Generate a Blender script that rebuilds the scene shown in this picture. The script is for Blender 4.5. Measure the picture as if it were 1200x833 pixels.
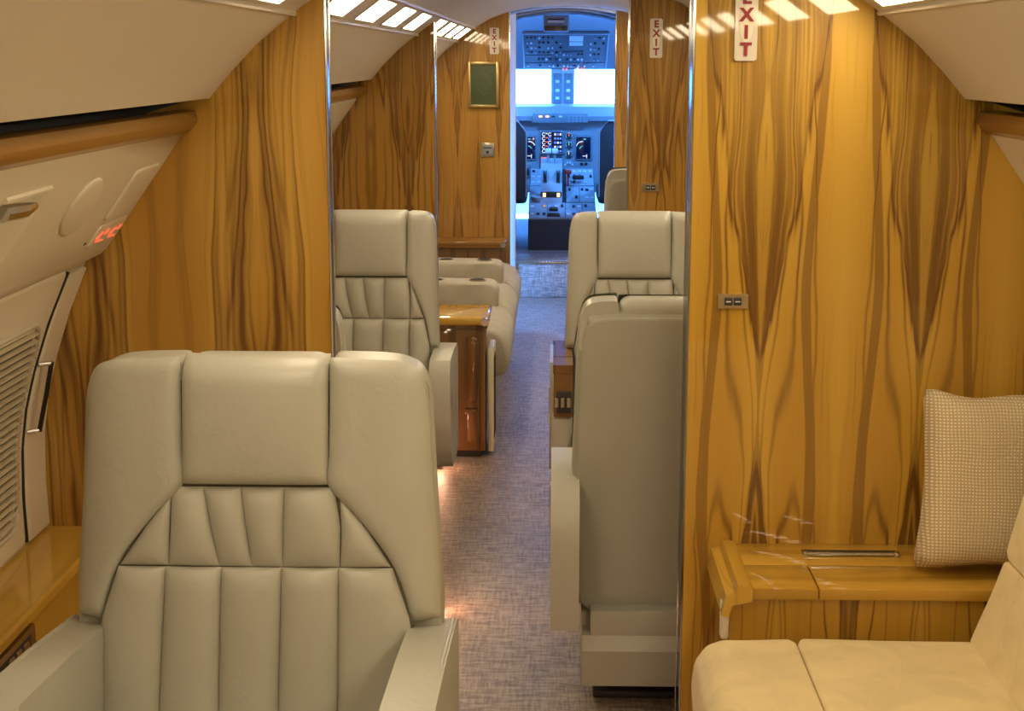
import bpy, bmesh, math, random
from mathutils import Vector, Matrix
random.seed(7)
for o in list(bpy.data.objects): bpy.data.objects.remove(o)
scene = bpy.context.scene
COL = scene.collection

# ------------------------------------------------------------------ camera
F, H = 1800.0, 1.59                     # focal length in pixels of the 1200-wide frame, eye height
PITCH = math.atan(348 / F)
YAW = math.atan(50 * math.cos(PITCH) / F)
cam_d = bpy.data.cameras.new('camera')
cam = bpy.data.objects.new('camera', cam_d); COL.objects.link(cam)
cam_d.sensor_width = 36.0; cam_d.lens = 36.0 * F / 1200.0
cam_d.clip_start = 0.02; cam_d.clip_end = 200
cam.location = (0, 0, H)
cam.rotation_euler = (math.pi / 2 - PITCH, 0, YAW)
scene.camera = cam

# ------------------------------------------------------------------ world + exposure
world = bpy.data.worlds.new('sky'); scene.world = world
world.use_nodes = True
bg = world.node_tree.nodes['Background']
bg.inputs[0].default_value = (0.10, 0.33, 1.0, 1)
bg.inputs[1].default_value = 30.0
scene.view_settings.view_transform = 'Standard'
scene.view_settings.look = 'None'
scene.view_settings.exposure = 0.0
scene.view_settings.gamma = 1.0
scene.view_settings.use_curve_mapping = False
LIGHT_PANEL = 25.0                      # emission of the ceiling light lenses

# ------------------------------------------------------------------ material helpers
class G:
    def __init__(s, name):
        m = bpy.data.materials.new(name); m.use_nodes = True
        s.m = m; s.t = m.node_tree; s.n = s.t.nodes; s.p = s.n['Principled BSDF']
    def new(s, typ): return s.n.new(typ)
    def put(s, sock, v):
        if hasattr(v, 'is_output') or isinstance(v, bpy.types.NodeSocket): s.t.links.new(v, sock)
        else: sock.default_value = v
    def math(s, op, a, b=0.0, c=None, clamp=False):
        n = s.new('ShaderNodeMath'); n.operation = op; n.use_clamp = clamp
        s.put(n.inputs[0], a); s.put(n.inputs[1], b)
        if c is not None: s.put(n.inputs[2], c)
        return n.outputs[0]
    def xyz(s, v):
        n = s.new('ShaderNodeSeparateXYZ'); s.put(n.inputs[0], v); return n.outputs
    def vec(s, x, y, z):
        n = s.new('ShaderNodeCombineXYZ')
        for i, v in enumerate((x, y, z)): s.put(n.inputs[i], v)
        return n.outputs[0]
    def noise(s, v, scale=1.0, detail=2.0, rough=0.5, dist=0.0):
        n = s.new('ShaderNodeTexNoise'); s.put(n.inputs['Vector'], v)
        n.inputs['Scale'].default_value = scale; n.inputs['Detail'].default_value = detail
        n.inputs['Roughness'].default_value = rough; n.inputs['Distortion'].default_value = dist
        return n.outputs[0]
    def step(s, v, lo, hi, a=0.0, b=1.0):
        n = s.new('ShaderNodeMapRange'); n.interpolation_type = 'SMOOTHSTEP'
        for i, q in enumerate((v, lo, hi, a, b)): s.put(n.inputs[i], q)
        return n.outputs[0]
    def mix(s, f, a, b):
        n = s.new('ShaderNodeMix'); n.data_type = 'RGBA'
        s.put(n.inputs[0], f); s.put(n.inputs[6], a if not isinstance(a, tuple) else a + (1,)); s.put(n.inputs[7], b if not isinstance(b, tuple) else b + (1,))
        return n.outputs[2]
    def bump(s, h, strength=0.2, dist=0.01):
        n = s.new('ShaderNodeBump'); n.inputs['Strength'].default_value = strength
        n.inputs['Distance'].default_value = dist; s.put(n.inputs['Height'], h)
        s.t.links.new(n.outputs[0], s.p.inputs['Normal'])
    def pos(s): return s.new('ShaderNodeNewGeometry').outputs['Position']
    def obj(s): return s.new('ShaderNodeTexCoord').outputs['Object']
    def set(s, **k):
        for q, v in k.items():
            q = q.replace('_', ' ')
            s.put(s.p.inputs[q], v + (1,) if isinstance(v, tuple) and len(v) == 3 else v)

def plain(name, col, rough=0.5, metal=0.0, coat=0.0, emit=None, es=0.0, noise=0.0, nscale=30):
    g = G(name); g.set(Base_Color=col, Roughness=rough, Metallic=metal, Coat_Weight=coat, Coat_Roughness=0.05)
    if noise:
        n = g.noise(g.obj(), nscale, 3)
        g.set(Base_Color=g.mix(n, tuple(c * (1 - noise) for c in col), tuple(min(1, c * (1 + noise)) for c in col)))
    if emit: g.set(Emission_Color=emit, Emission_Strength=es)
    return g.m

def wood(name, axis=0.0, period=0.35, seed=0.0, zc=0.86, across='X', along='Z', light=(0.62, 0.375, 0.050), dark=(0.160, 0.066, 0.008), amount=1.0, vee=1.0, coat=1.0, zone=0.0, ribbon=0.0):
    """Book-matched golden veneer with brown flame figure; mirror axes every period/2."""
    g = G(name); c = dict(zip('XYZ', g.xyz(g.pos())))
    mul = lambda a, b: g.math('MULTIPLY', a, b)
    add = lambda a, b: g.math('ADD', a, b)
    a = g.math('SUBTRACT', c[across], axis); v = c[along]
    m = g.math('PINGPONG', a, period / 2)
    n1 = g.noise(g.vec(mul(m, 5.0), seed, mul(v, 1.9)), 1, 1.5)
    n0 = g.noise(g.vec(mul(m, 30.0), seed + 1.7, mul(v, 6.0)), 1, 2.0)
    mw = add(m, add(mul(g.math('SUBTRACT', n1, 0.5), 0.085), mul(g.math('SUBTRACT', n0, 0.5), 0.016)))
    n2 = g.noise(g.vec(mul(mw, 24.0), seed + 5.3, mul(v, 0.35)), 1, 3.0, 0.55)
    n3 = g.noise(g.vec(mul(mw, 12.0), seed + 9.1, mul(v, 0.55)), 1, 1.0, 0.5)
    n4 = g.noise(g.vec(mul(a, 260.0), seed, mul(v, 5.0)), 1, 2.0)
    n5 = g.noise(g.vec(mul(mw, 8.0), seed + 2.2, mul(v, 0.8)), 1, 1.0)
    n6 = g.noise(g.vec(mul(mw, 75.0), seed + 7.7, mul(v, 1.1)), 1, 2.0)
    band = g.step(n2, 0.555, 0.58)
    core = g.step(n2, 0.61, 0.63)
    wv = add(mul(g.math('SINE', mul(n3, 62.0)), 0.5), 0.5)
    ln = g.math('POWER', wv, 9.0)
    lnm = mul(ln, g.step(n5, 0.46, 0.58, 0.0, 1.0))
    up = mul(g.math('SUBTRACT', v, zc), 0.15)
    dn = mul(g.math('SUBTRACT', zc, v), 0.075)
    gg = g.math('MAXIMUM', up, dn)
    vd = g.math('SUBTRACT', add(gg, mul(g.math('SUBTRACT', n6, 0.5), 0.030)), mw)
    vm = g.step(vd, -0.012, 0.004)
    vin = mul(vm, g.step(n6, 0.40, 0.55, 0.42, 1.0))
    vin = mul(vin, g.step(v, zc + 0.30, zc + 0.75, 1.0, 0.70))
    vin = mul(vin, vee)
    rim = mul(g.math('SUBTRACT', 1.0, g.step(g.math('ABSOLUTE', vd), 0.0, 0.005)), 0.38 * vee)
    f = mul(band, 0.42)
    f = add(f, mul(core, 0.30))
    f = add(f, mul(lnm, 0.55))
    if vee: f = add(f, mul(mul(ln, g.step(vd, -0.075, -0.015)), 0.5 * vee))
    if zone:
        zm = g.step(g.math('SUBTRACT', zone, mw), -0.003, 0.003)
        zf = add(mul(g.math('POWER', wv, 3.0), 0.42), add(g.step(n6, 0.42, 0.62, 0.02, 0.38), mul(g.step(n2, 0.47, 0.56), 0.28)))
        edge = mul(g.math('SUBTRACT', 1.0, g.step(g.math('ABSOLUTE', g.math('SUBTRACT', zone, mw)), 0.0, 0.004)), 0.5)
        f = add(mul(mul(f, 0.35), g.math('SUBTRACT', 1.0, zm)), mul(zf, zm)); f = add(f, edge)
    if ribbon:
        rb = g.math('ABSOLUTE', g.math('SUBTRACT', add(add(m, mul(g.math('SUBTRACT', n1, 0.5), 0.05)), mul(g.math('SINE', add(mul(v, 6.5), 0.6)), 0.012)), ribbon))
        rb = add(rb, mul(g.math('SUBTRACT', n6, 0.5), 0.006))
        rm = g.math('SUBTRACT', 1.0, g.step(rb, 0.008, 0.012))
        f = g.math('MAXIMUM', f, mul(rm, 0.62))
    f = g.math('MAXIMUM', f, mul(vin, 0.92))
    f = add(f, rim)
    f = add(f, mul(g.math('SUBTRACT', n6, 0.5), 0.20))
    f = add(f, mul(g.math('SUBTRACT', n4, 0.5), 0.18))
    f = g.math('MULTIPLY', f, amount, clamp=True)
    lt = g.mix(g.step(n5, 0.35, 0.65), light, tuple(q * k for q, k in zip(light, (0.84, 0.76, 0.60))))
    g.set(Base_Color=g.mix(f, lt, dark), Roughness=0.45, Coat_Weight=coat, Coat_Roughness=0.035, Specular_IOR_Level=0.3)
    return g.m

def leather(name, col, rough=0.34):
    g = G(name); o = g.obj()
    big = g.noise(o, 5.0, 3, 0.55)
    fine = g.noise(o, 160.0, 2)
    wr = g.noise(o, 22.0, 4, 0.6, 1.2)
    g.set(Base_Color=g.mix(big, tuple(c * 0.90 for c in col), tuple(c * 1.06 for c in col)), Roughness=rough, Specular_IOR_Level=0.5)
    h = g.math('ADD', g.math('MULTIPLY', fine, 0.12), g.math('MULTIPLY', wr, 0.9))
    g.bump(h, 0.22, 0.006)
    return g.m

def suede(name, col):
    g = G(name); o = g.obj()
    big = g.noise(o, 7.0, 4, 0.65, 0.6)
    fine = g.noise(o, 420.0, 2)
    g.set(Base_Color=g.mix(g.step(big, 0.35, 0.65), tuple(c * 0.92 for c in col), tuple(min(1, c * 1.05) for c in col)), Roughness=0.92, Specular_IOR_Level=0.2, Sheen_Weight=0.25, Sheen_Roughness=0.4)
    g.bump(g.math('ADD', g.math('MULTIPLY', fine, 0.2), big), 0.25, 0.006)
    return g.m

def carpet(name, a, b):
    g = G(name); p = g.pos(); x, y, z = g.xyz(p)
    rows = g.noise(g.vec(g.math('MULTIPLY', x, 12.0), g.math('MULTIPLY', y, 62.0), g.math('MULTIPLY', z, 120)), 1, 3, 0.7)
    cols = g.noise(g.vec(g.math('MULTIPLY', x, 120.0), g.math('MULTIPLY', y, 10.0), g.math('MULTIPLY', z, 14)), 1, 3, 0.7)
    big = g.noise(p, 3.0, 3)
    f = g.math('ADD', g.math('MULTIPLY', rows, 0.55), g.math('MULTIPLY', cols, 0.35))
    f = g.math('ADD', f, g.math('MULTIPLY', big, 0.10))
    g.set(Base_Color=g.mix(g.step(f, 0.38, 0.62), a, b), Roughness=0.41, Specular_IOR_Level=1.0)
    g.bump(f, 0.5, 0.010)
    return g.m

def weave(name, a, b, cell=0.0070):
    g = G(name); x, y, z = g.xyz(g.obj())
    k = 2 * math.pi / cell
    wob = g.math('MULTIPLY', g.noise(g.obj(), 9.0, 2), 0.010)
    sx = g.math('SINE', g.math('MULTIPLY', g.math('ADD', x, wob), k)); sz = g.math('SINE', g.math('MULTIPLY', g.math('ADD', z, wob), k))
    f = g.math('MULTIPLY', g.math('ADD', g.math('MULTIPLY', sx, 0.5), 0.5), g.math('ADD', g.math('MULTIPLY', sz, 0.5), 0.5))
    g.set(Base_Color=g.mix(g.step(f, 0.0, 0.85), a, b), Roughness=0.9, Specular_IOR_Level=0.15)
    g.bump(f, 0.45, 0.004)
    return g.m

def emitm(name, col, s):
    g = G(name); g.set(Base_Color=(0.02, 0.02, 0.02), Emission_Color=col, Emission_Strength=s, Roughness=0.4); return g.m

def glass(name):
    g = G(name); nt = g.t
    tr = g.new('ShaderNodeBsdfTransparent'); gl = g.new('ShaderNodeBsdfGlossy'); gl.inputs['Roughness'].default_value = 0.02
    tr.inputs[0].default_value = (0.93, 0.96, 0.98, 1)
    fr = g.new('ShaderNodeFresnel'); fr.inputs[0].default_value = 1.45
    mx = g.new('ShaderNodeMixShader'); nt.links.new(fr.outputs[0], mx.inputs[0]); nt.links.new(tr.outputs[0], mx.inputs[1]); nt.links.new(gl.outputs[0], mx.inputs[2])
    nt.links.new(mx.outputs[0], g.n['Material Output'].inputs['Surface'])
    return g.m

XC = 0.065                               # centre line of the cabin
M = {}
M['wood_p1r'] = wood('veneer flame right', axis=0.457, period=0.352, seed=3.1, zc=0.86, ribbon=0.108)
M['wood_p1l'] = wood('veneer flame left', axis=-0.652, period=0.40, seed=8.4, zc=5.0, vee=0.0, zone=0.092, light=(0.58, 0.335, 0.055))
M['wood_p2l'] = wood('veneer mid left', axis=-0.60, period=0.31, seed=14.2, zc=0.95, light=(0.50,0.28,0.05))
M['wood_p2r'] = wood('veneer mid right', axis=0.44, period=0.22, seed=21.7, zc=1.02, light=(0.50,0.28,0.05))
M['wood_p3'] = wood('veneer forward', axis=-0.56, period=0.24, seed=31.3, zc=1.15, vee=0.7, light=(0.50,0.26,0.05))
M['wood_plain'] = wood('veneer plain', axis=0.2, period=0.3, seed=41.0, zc=5, vee=0.0, amount=0.8)
M['wood_cab'] = wood('veneer cabinet', axis=0.62, period=0.30, seed=44.0, zc=0.75, vee=0.9)
M['wood_ledge'] = wood('veneer ledge', axis=0.0, period=0.5, seed=51.0, zc=20, across='X', along='Y', vee=0.0, amount=0.45)
M['wood_top'] = wood('veneer top', axis=3.2, period=0.4, seed=57.0, zc=20, across='Y', along='X', vee=0.0, amount=0.40)
M['wood_rail'] = wood('veneer rail', axis=1.4, period=0.5, seed=66.0, zc=20, across='Z', along='Y', vee=0.0, amount=1.0, coat=0.5, light=(0.40, 0.205, 0.04))
M['wood_dark'] = wood('veneer mahogany', axis=-0.35, period=0.28, seed=71.0, zc=5, vee=0.0, light=(0.21, 0.10, 0.026), dark=(0.085, 0.033, 0.008))
M['leather'] = leather('grey beige leather', (0.475, 0.465, 0.400))
M['leather_back'] = leather('grey beige leather smooth', (0.42, 0.41, 0.345), 0.45)
M['seam'] = plain('seam shadow thread', (0.16, 0.145, 0.105), 0.8)
M['suede'] = suede('cream suede', (0.74, 0.60, 0.325))
M['divan'] = suede('beige divan cloth', (0.50, 0.46, 0.38))
M['weave'] = weave('basket weave cloth', (0.55, 0.43, 0.27), (0.90, 0.79, 0.55))
M['lining'] = plain('cream lining', (0.56, 0.50, 0.385), 0.55, noise=0.03, nscale=8)
M['psu'] = plain('cream moulded plastic', (0.76, 0.69, 0.54), 0.38, noise=0.02, nscale=8)
M['ceiling'] = plain('pale beige headliner', (0.68, 0.60, 0.48), 0.6, noise=0.03, nscale=6)
M['ceiling_mid'] = plain('grey white headliner', (0.56, 0.54, 0.52), 0.5)
M['strip'] = plain('satin light strip', (0.62, 0.56, 0.48), 0.35)
M['shade'] = plain('pleated shade cloth', (0.60, 0.52, 0.36), 0.8)
M['black'] = plain('black recess', (0.012, 0.012, 0.012), 0.7)
M['dark'] = plain('dark plastic', (0.03, 0.03, 0.034), 0.45)
M['chrome'] = plain('polished chrome', (0.58, 0.57, 0.56), 0.16, 1.0)
M['bronze'] = plain('dark polished jamb', (0.02, 0.018, 0.016), 0.18, 0.0)
M['brass'] = plain('satin nickel', (0.55, 0.48, 0.36), 0.28, 1.0)
M['goldframe'] = plain('gilt frame', (0.50, 0.36, 0.15), 0.35, 0.7)
M['carpet'] = carpet('woven carpet', (0.15, 0.115, 0.092), (0.47, 0.385, 0.32))
M['sign'] = plain('sign plate', (0.64, 0.57, 0.47), 0.35, coat=0.4)
M['signred'] = plain('sign red', (0.27, 0.010, 0.018), 0.4)
M['lens'] = emitm('light lens', (1.0, 0.82, 0.54), LIGHT_PANEL)
M['redlamp'] = emitm('lit red symbol', (1.0, 0.16, 0.06), 0.9)
M['foot'] = emitm('foot lamp lens', (1.0, 0.50, 0.28), 40.0)
M['reveal'] = emitm('daylight bead', (1.0, 0.9, 0.7), 1.2)
M['glass'] = glass('windshield glass')
M['cp'] = plain('cockpit grey', (0.30, 0.32, 0.35), 0.55, noise=0.06)
M['cp_dark'] = plain('cockpit charcoal', (0.03, 0.032, 0.036), 0.6)
M['cp_panel'] = plain('cockpit panel grey', (0.19, 0.21, 0.24), 0.5)
M['cp_white'] = plain('cockpit white plastic', (0.75, 0.77, 0.78), 0.45)
M['cp_light'] = plain('cockpit pale lining', (0.33, 0.36, 0.39), 0.5)
M['knob'] = plain('black knob', (0.02, 0.02, 0.022), 0.35)
M['red'] = plain('red lever', (0.55, 0.03, 0.02), 0.4)
M['screen'] = plain('screen glass', (0.006, 0.010, 0.035), 0.15, coat=0.6)
M['scr_white'] = emitm('screen white', (0.75, 0.88, 1.0), 1.2)
M['scr_blue'] = emitm('screen blue', (0.10, 0.25, 1.0), 1.3)
M['scr_red'] = emitm('screen red', (1.0, 0.15, 0.08), 1.2)
M['scr_amber'] = emitm('amber annunciator', (1.0, 0.55, 0.25), 2.5)
M['scr_cyan'] = emitm('screen cyan', (0.15, 0.85, 0.85), 0.9)
M['picgreen'] = plain('green print', (0.055, 0.085, 0.035), 0.25, coat=0.5)
M['picline'] = plain('green print line', (0.13, 0.16, 0.07), 0.4)
M['cp_ceil'] = plain('cockpit headliner', (0.20, 0.20, 0.21), 0.6)
M['cp_over'] = plain('overhead module grey', (0.095, 0.10, 0.115), 0.5)
M['fill'] = emitm('dome lamp lens', (0.2, 0.5, 1.0), 12.0)
M['carpet_step'] = carpet('step carpet', (0.20, 0.17, 0.15), (0.62, 0.56, 0.52))

# ------------------------------------------------------------------ object helpers
WL = {}
def obj(name, bm, mat, parent=None, smooth=True, auto=35):
    """Link one bmesh as ONE mesh object. Without a parent its origin goes to its base centre."""
    bmesh.ops.recalc_face_normals(bm, faces=bm.faces)
    me = bpy.data.meshes.new(name)
    if parent is None:
        xs = [v.co for v in bm.verts]
        loc = Vector(((min(v.x for v in xs) + max(v.x for v in xs)) / 2, (min(v.y for v in xs) + max(v.y for v in xs)) / 2, min(v.z for v in xs)))
    else: loc = WL[parent.name]
    bmesh.ops.translate(bm, verts=bm.verts, vec=-loc)
    bm.to_mesh(me); bm.free()
    if smooth:
        for p in me.polygons: p.use_smooth = True
        me.set_sharp_from_angle(angle=math.radians(auto))
    me.materials.append(M[mat] if isinstance(mat, str) else mat)
    o = bpy.data.objects.new(name, me); COL.objects.link(o)
    WL[o.name] = loc
    if parent is None: o.location = loc
    else: o.parent = parent
    return o
def tag(o, label, cat=None, group=None):
    o['label'] = label
    if cat: o['category'] = cat
    if group: o['group'] = group
    return o
def struct(o, label=None):
    o['kind'] = 'structure'
    if label: o['label'] = label
    return o
def thing(name, label, cat, loc, rz=0.0, group=None):
    o = bpy.data.objects.new(name, None); COL.objects.link(o)
    o.empty_display_size = 0.05; o.location = loc; o.rotation_euler = (0, 0, rz)
    WL[o.name] = Vector(loc)
    return tag(o, label, cat, group)
def dup(root, loc, rz, label, group=None):
    r = root.copy(); COL.objects.link(r); r.location = loc; r.rotation_euler = (0, 0, rz); r['label'] = label
    if group: r['group'] = group
    for ch in list(root.children):
        c = ch.copy(); COL.objects.link(c); c.parent = r
        for q in list(ch.children):
            d = q.copy(); COL.objects.link(d); d.parent = c
    return r

def B(): return bmesh.new()
def box(bm, x0, x1, y0, y1, z0, z1, bev=0.0, seg=2):
    r = bmesh.ops.create_cube(bm, size=1.0)
    vs = r['verts']
    bmesh.ops.scale(bm, verts=vs, vec=(x1 - x0, y1 - y0, z1 - z0))
    bmesh.ops.translate(bm, verts=vs, vec=((x0 + x1) / 2, (y0 + y1) / 2, (z0 + z1) / 2))
    if bev > 0:
        es = list({e for v in vs for e in v.link_edges})
        bmesh.ops.bevel(bm, geom=es, offset=bev, segments=seg, profile=0.5, affect='EDGES')
    return bm
def bx(*a, **k): return box(B(), *a, **k)
def prism(poly, y0, y1, bm=None, fn=None):
    """poly of (x, z) extruded along Y; fn maps (x, y, z)."""
    bm = bm or B(); fn = fn or (lambda x, y, z: (x, y, z))
    a = [bm.verts.new(fn(x, y0, z)) for x, z in poly]; b = [bm.verts.new(fn(x, y1, z)) for x, z in poly]
    n = len(poly)
    bm.faces.new(a); bm.faces.new(b[::-1])
    for i in range(n): bm.faces.new((a[i], b[i], b[(i + 1) % n], a[(i + 1) % n]))
    return bm
def prism_axis(poly, c0, c1, axis, bm=None):
    """poly (u, v) extruded along axis 'X' (u=y, v=z) or 'Z' (u=x, v=y)."""
    f = (lambda u, c, v: (c, u, v)) if axis == 'X' else (lambda u, c, v: (u, v, c))
    return prism(poly, c0, c1, bm, f)
def bevel_all(bm, off, seg=2, ang=30):
    es = [e for e in bm.edges if len(e.link_faces) == 2 and e.calc_face_angle(0) > math.radians(ang)]
    bmesh.ops.bevel(bm, geom=es, offset=off, segments=seg, profile=0.5, affect='EDGES'); return bm
def strip(pts, y0, y1, bm=None, ny=1):
    bm = bm or B(); rows = []
    for k in range(ny + 1):
        y = y0 + (y1 - y0) * k / ny
        rows.append([bm.verts.new((x, y, z)) for x, z in pts])
    for k in range(ny):
        for i in range(len(pts) - 1): bm.faces.new((rows[k][i], rows[k][i + 1], rows[k + 1][i + 1], rows[k + 1][i]))
    return bm
def tube(path, r, n=8, bm=None, caps=True):
    bm = bm or B(); path = [Vector(p) for p in path]; rings = []
    for i, p in enumerate(path):
        d = (path[min(i + 1, len(path) - 1)] - path[max(i - 1, 0)]).normalized()
        up = Vector((0, 0, 1)) if abs(d.z) < 0.9 else Vector((1, 0, 0))
        a = d.cross(up).normalized(); b = d.cross(a)
        rr = r[i] if isinstance(r, (list, tuple)) else r
        rings.append([bm.verts.new(p + (a * math.cos(t) + b * math.sin(t)) * rr) for t in [2 * math.pi * k / n for k in range(n)]])
    for i in range(len(rings) - 1):
        for k in range(n): bm.faces.new((rings[i][k], rings[i][(k + 1) % n], rings[i + 1][(k + 1) % n], rings[i + 1][k]))
    if caps: bm.faces.new(rings[0][::-1]); bm.faces.new(rings[-1])
    return bm
def disc(bm, c, r, h, axis=(0, -1, 0), n=16, r2=None):
    ax = Vector(axis).normalized()
    return tube([Vector(c), Vector(c) + ax * h], [r, r if r2 is None else r2], n, bm)
def offset_poly(poly, d):
    """inward offset of a counter-clockwise polygon"""
    n = len(poly); out = []
    for i in range(n):
        p0, p1, p2 = Vector(poly[i - 1]), Vector(poly[i]), Vector(poly[(i + 1) % n])
        e1 = (p1 - p0).normalized(); e2 = (p2 - p1).normalized()
        n1 = Vector((-e1.y, e1.x)); n2 = Vector((-e2.y, e2.x)); b = n1 + n2
        if b.length < 1e-6: b = n1
        b.normalize(); k = d / max(0.45, b.dot(n1))
        out.append((p1.x + b.x * k, p1.y + b.y * k))
    return out
def ccw(p):
    a = sum(p[i - 1][0] * p[i][1] - p[i][0] * p[i - 1][1] for i in range(len(p)))
    return p if a > 0 else p[::-1]
def resample(poly, step):
    out = []
    for i in range(len(poly)):
        a, b = Vector(poly[i]), Vector(poly[(i + 1) % len(poly)]); k = max(1, int((b - a).length / step))
        for j in range(k): q = a.lerp(b, j / k); out.append((q.x, q.y))
    return out
def roundc(poly, r, seg=3):
    """round polygon corners with radius about r"""
    out = []; n = len(poly)
    for i in range(n):
        p0, p, p2 = Vector(poly[i - 1]), Vector(poly[i]), Vector(poly[(i + 1) % n])
        a = p + (p0 - p).normalized() * min(r, (p0 - p).length * 0.45); b = p + (p2 - p).normalized() * min(r, (p2 - p).length * 0.45)
        for k in range(seg + 1):
            t = k / seg; q = a * (1 - t) ** 2 + p * 2 * t * (1 - t) + b * t * t; out.append((q.x, q.y))
    return out
def pillow(poly, h, r, crown, fn, base=0.0, step=0.03, rnd=0.012, centre=None):
    """Padded panel over polygon (u, v): rises from base to h over distance r, then a soft crown."""
    bm = B(); poly = ccw(resample(roundc(ccw(poly), rnd), step)); n = len(poly)
    cx = sum(p[0] for p in poly) / n; cy = sum(p[1] for p in poly) / n
    if centre: cx, cy = centre
    rings = [[(p, base) for p in poly]]
    for t in (0.12, 0.35, 0.65, 1.0):
        q = offset_poly(poly, r * t); rings.append([(p, base + h * math.sqrt(1 - (1 - t) ** 2)) for p in q])
    last = [p for p, _ in rings[-1]]
    for t in (0.3, 0.6, 0.85):
        rings.append([((p[0] + (cx - p[0]) * t, p[1] + (cy - p[1]) * t), base + h + crown * (1 - (1 - t) ** 2)) for p in last])
    V = [[bm.verts.new(fn(p[0], p[1], d)) for p, d in R] for R in rings]
    c = bm.verts.new(fn(cx, cy, base + h + crown))
    for i in range(len(V) - 1):
        for k in range(n): bm.faces.new((V[i][k], V[i][(k + 1) % n], V[i + 1][(k + 1) % n], V[i + 1][k]))
    for k in range(n): bm.faces.new((V[-1][k], V[-1][(k + 1) % n], c))
    return bm
def quad_pad(Ls, Rs, h, rx, rz, crown, fn, nu=12, nv=16, base=0.0):
    """Padded strip between two polylines that run top to bottom; rounded towards all four edges."""
    bm = B()
    def along(P, t):
        d = [0.0]
        for a, b in zip(P, P[1:]): d.append(d[-1] + max(1e-6, math.dist(a, b)))
        q = t * d[-1]
        for i in range(len(P) - 1):
            if q <= d[i + 1] + 1e-9:
                k = (q - d[i]) / (d[i + 1] - d[i]); return (P[i][0] + (P[i + 1][0] - P[i][0]) * k, P[i][1] + (P[i + 1][1] - P[i][1]) * k)
        return P[-1]
    ln = sum(math.dist(a, b) for a, b in zip(Ls, Ls[1:]))
    ts = [0.5 - 0.5 * math.cos(math.pi * i / nv) for i in range(nv + 1)]; us = [0.5 - 0.5 * math.cos(math.pi * i / nu) for i in range(nu + 1)]
    V = []
    for t in ts:
        a, b = along(Ls, t), along(Rs, t); w = max(math.dist(a, b), 0.004); row = []
        for u in us:
            p = min(1, min(u, 1 - u) * w / min(rx, w * 0.5)); q = min(1, min(t, 1 - t) * ln / rz)
            d = h * min(1, w / (2 * rx)) ** 0.5 * math.sqrt(1 - (1 - p) ** 2) * math.sqrt(1 - (1 - q) ** 2) + crown * 16 * u * (1 - u) * t * (1 - t)
            row.append(bm.verts.new(fn(a[0] + (b[0] - a[0]) * u, a[1] + (b[1] - a[1]) * u, base + d)))
        V.append(row)
    for i in range(nv):
        for j in range(nu): bm.faces.new((V[i][j], V[i][j + 1], V[i + 1][j + 1], V[i + 1][j]))
    return bm
def wing_mesh(Ls, Rs, h, r, fn, nu=12, sub=4):
    """Padded wing between two polylines with matching points; rounds off near every edge."""
    bm = B(); V = []
    def cat(P):
        out = []
        for i in range(len(P) - 1):
            for k in range(sub):
                t = k / sub; p0, p1, p2, p3 = P[max(0, i - 1)], P[i], P[i + 1], P[min(len(P) - 1, i + 2)]
                out.append(tuple(0.5 * (2 * p1[c] + (p2[c] - p0[c]) * t + (2 * p0[c] - 5 * p1[c] + 4 * p2[c] - p3[c]) * t * t + (3 * p1[c] - p0[c] - 3 * p2[c] + p3[c]) * t ** 3) for c in (0, 1)))
        return out + [P[-1]]
    A, C = cat(Ls), cat(Rs); edge = A + C[::-1]
    def dist(p):
        best = 9
        for i in range(len(edge)):
            a, b = edge[i], edge[(i + 1) % len(edge)]; dx, dy = b[0] - a[0], b[1] - a[1]; q = dx * dx + dy * dy
            t = 0 if q < 1e-12 else max(0, min(1, ((p[0] - a[0]) * dx + (p[1] - a[1]) * dy) / q))
            best = min(best, math.hypot(p[0] - a[0] - t * dx, p[1] - a[1] - t * dy))
        return best
    us = [0.5 - 0.5 * math.cos(math.pi * i / nu) for i in range(nu + 1)]
    for a, b in zip(A, C):
        row = []
        for u in us:
            p = (a[0] + (b[0] - a[0]) * u, a[1] + (b[1] - a[1]) * u); t = min(1, dist(p) / r)
            row.append(bm.verts.new(fn(p[0], p[1], h * math.sqrt(1 - (1 - t) ** 2))))
        V.append(row)
    for i in range(len(V) - 1):
        for j in range(nu): bm.faces.new((V[i][j], V[i][j + 1], V[i + 1][j + 1], V[i + 1][j]))
    return bm
def cushion(bm, x0, x1, y0, y1, z0, z1, bev, seg=4):
    return box(bm, x0, x1, y0, y1, z0, z1, bev, seg)
def text_mesh(s, size, loc, mat, parent, name='letter', rot=(math.pi / 2, 0, 0), off=0.0012, ext=0.0006):
    cu = bpy.data.curves.new(name, 'FONT'); cu.body = s; cu.size = size; cu.align_x = 'CENTER'; cu.align_y = 'CENTER'; cu.extrude = ext; cu.offset = off
    t = bpy.data.objects.new(name, cu); COL.objects.link(t)
    dg = bpy.context.evaluated_depsgraph_get(); me = bpy.data.meshes.new_from_object(t.evaluated_get(dg))
    bpy.data.objects.remove(t); bpy.data.curves.remove(cu)
    me.transform(Matrix.Translation(Vector(loc) - WL[parent.name]) @ Matrix.Rotation(rot[2], 4, 'Z') @ Matrix.Rotation(rot[0], 4, 'X'))
    me.materials.clear(); me.materials.append(M[mat]); me.name = name
    o = bpy.data.objects.new(name, me); COL.objects.link(o); o.parent = parent; WL[o.name] = WL[parent.name]
    return o

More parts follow.
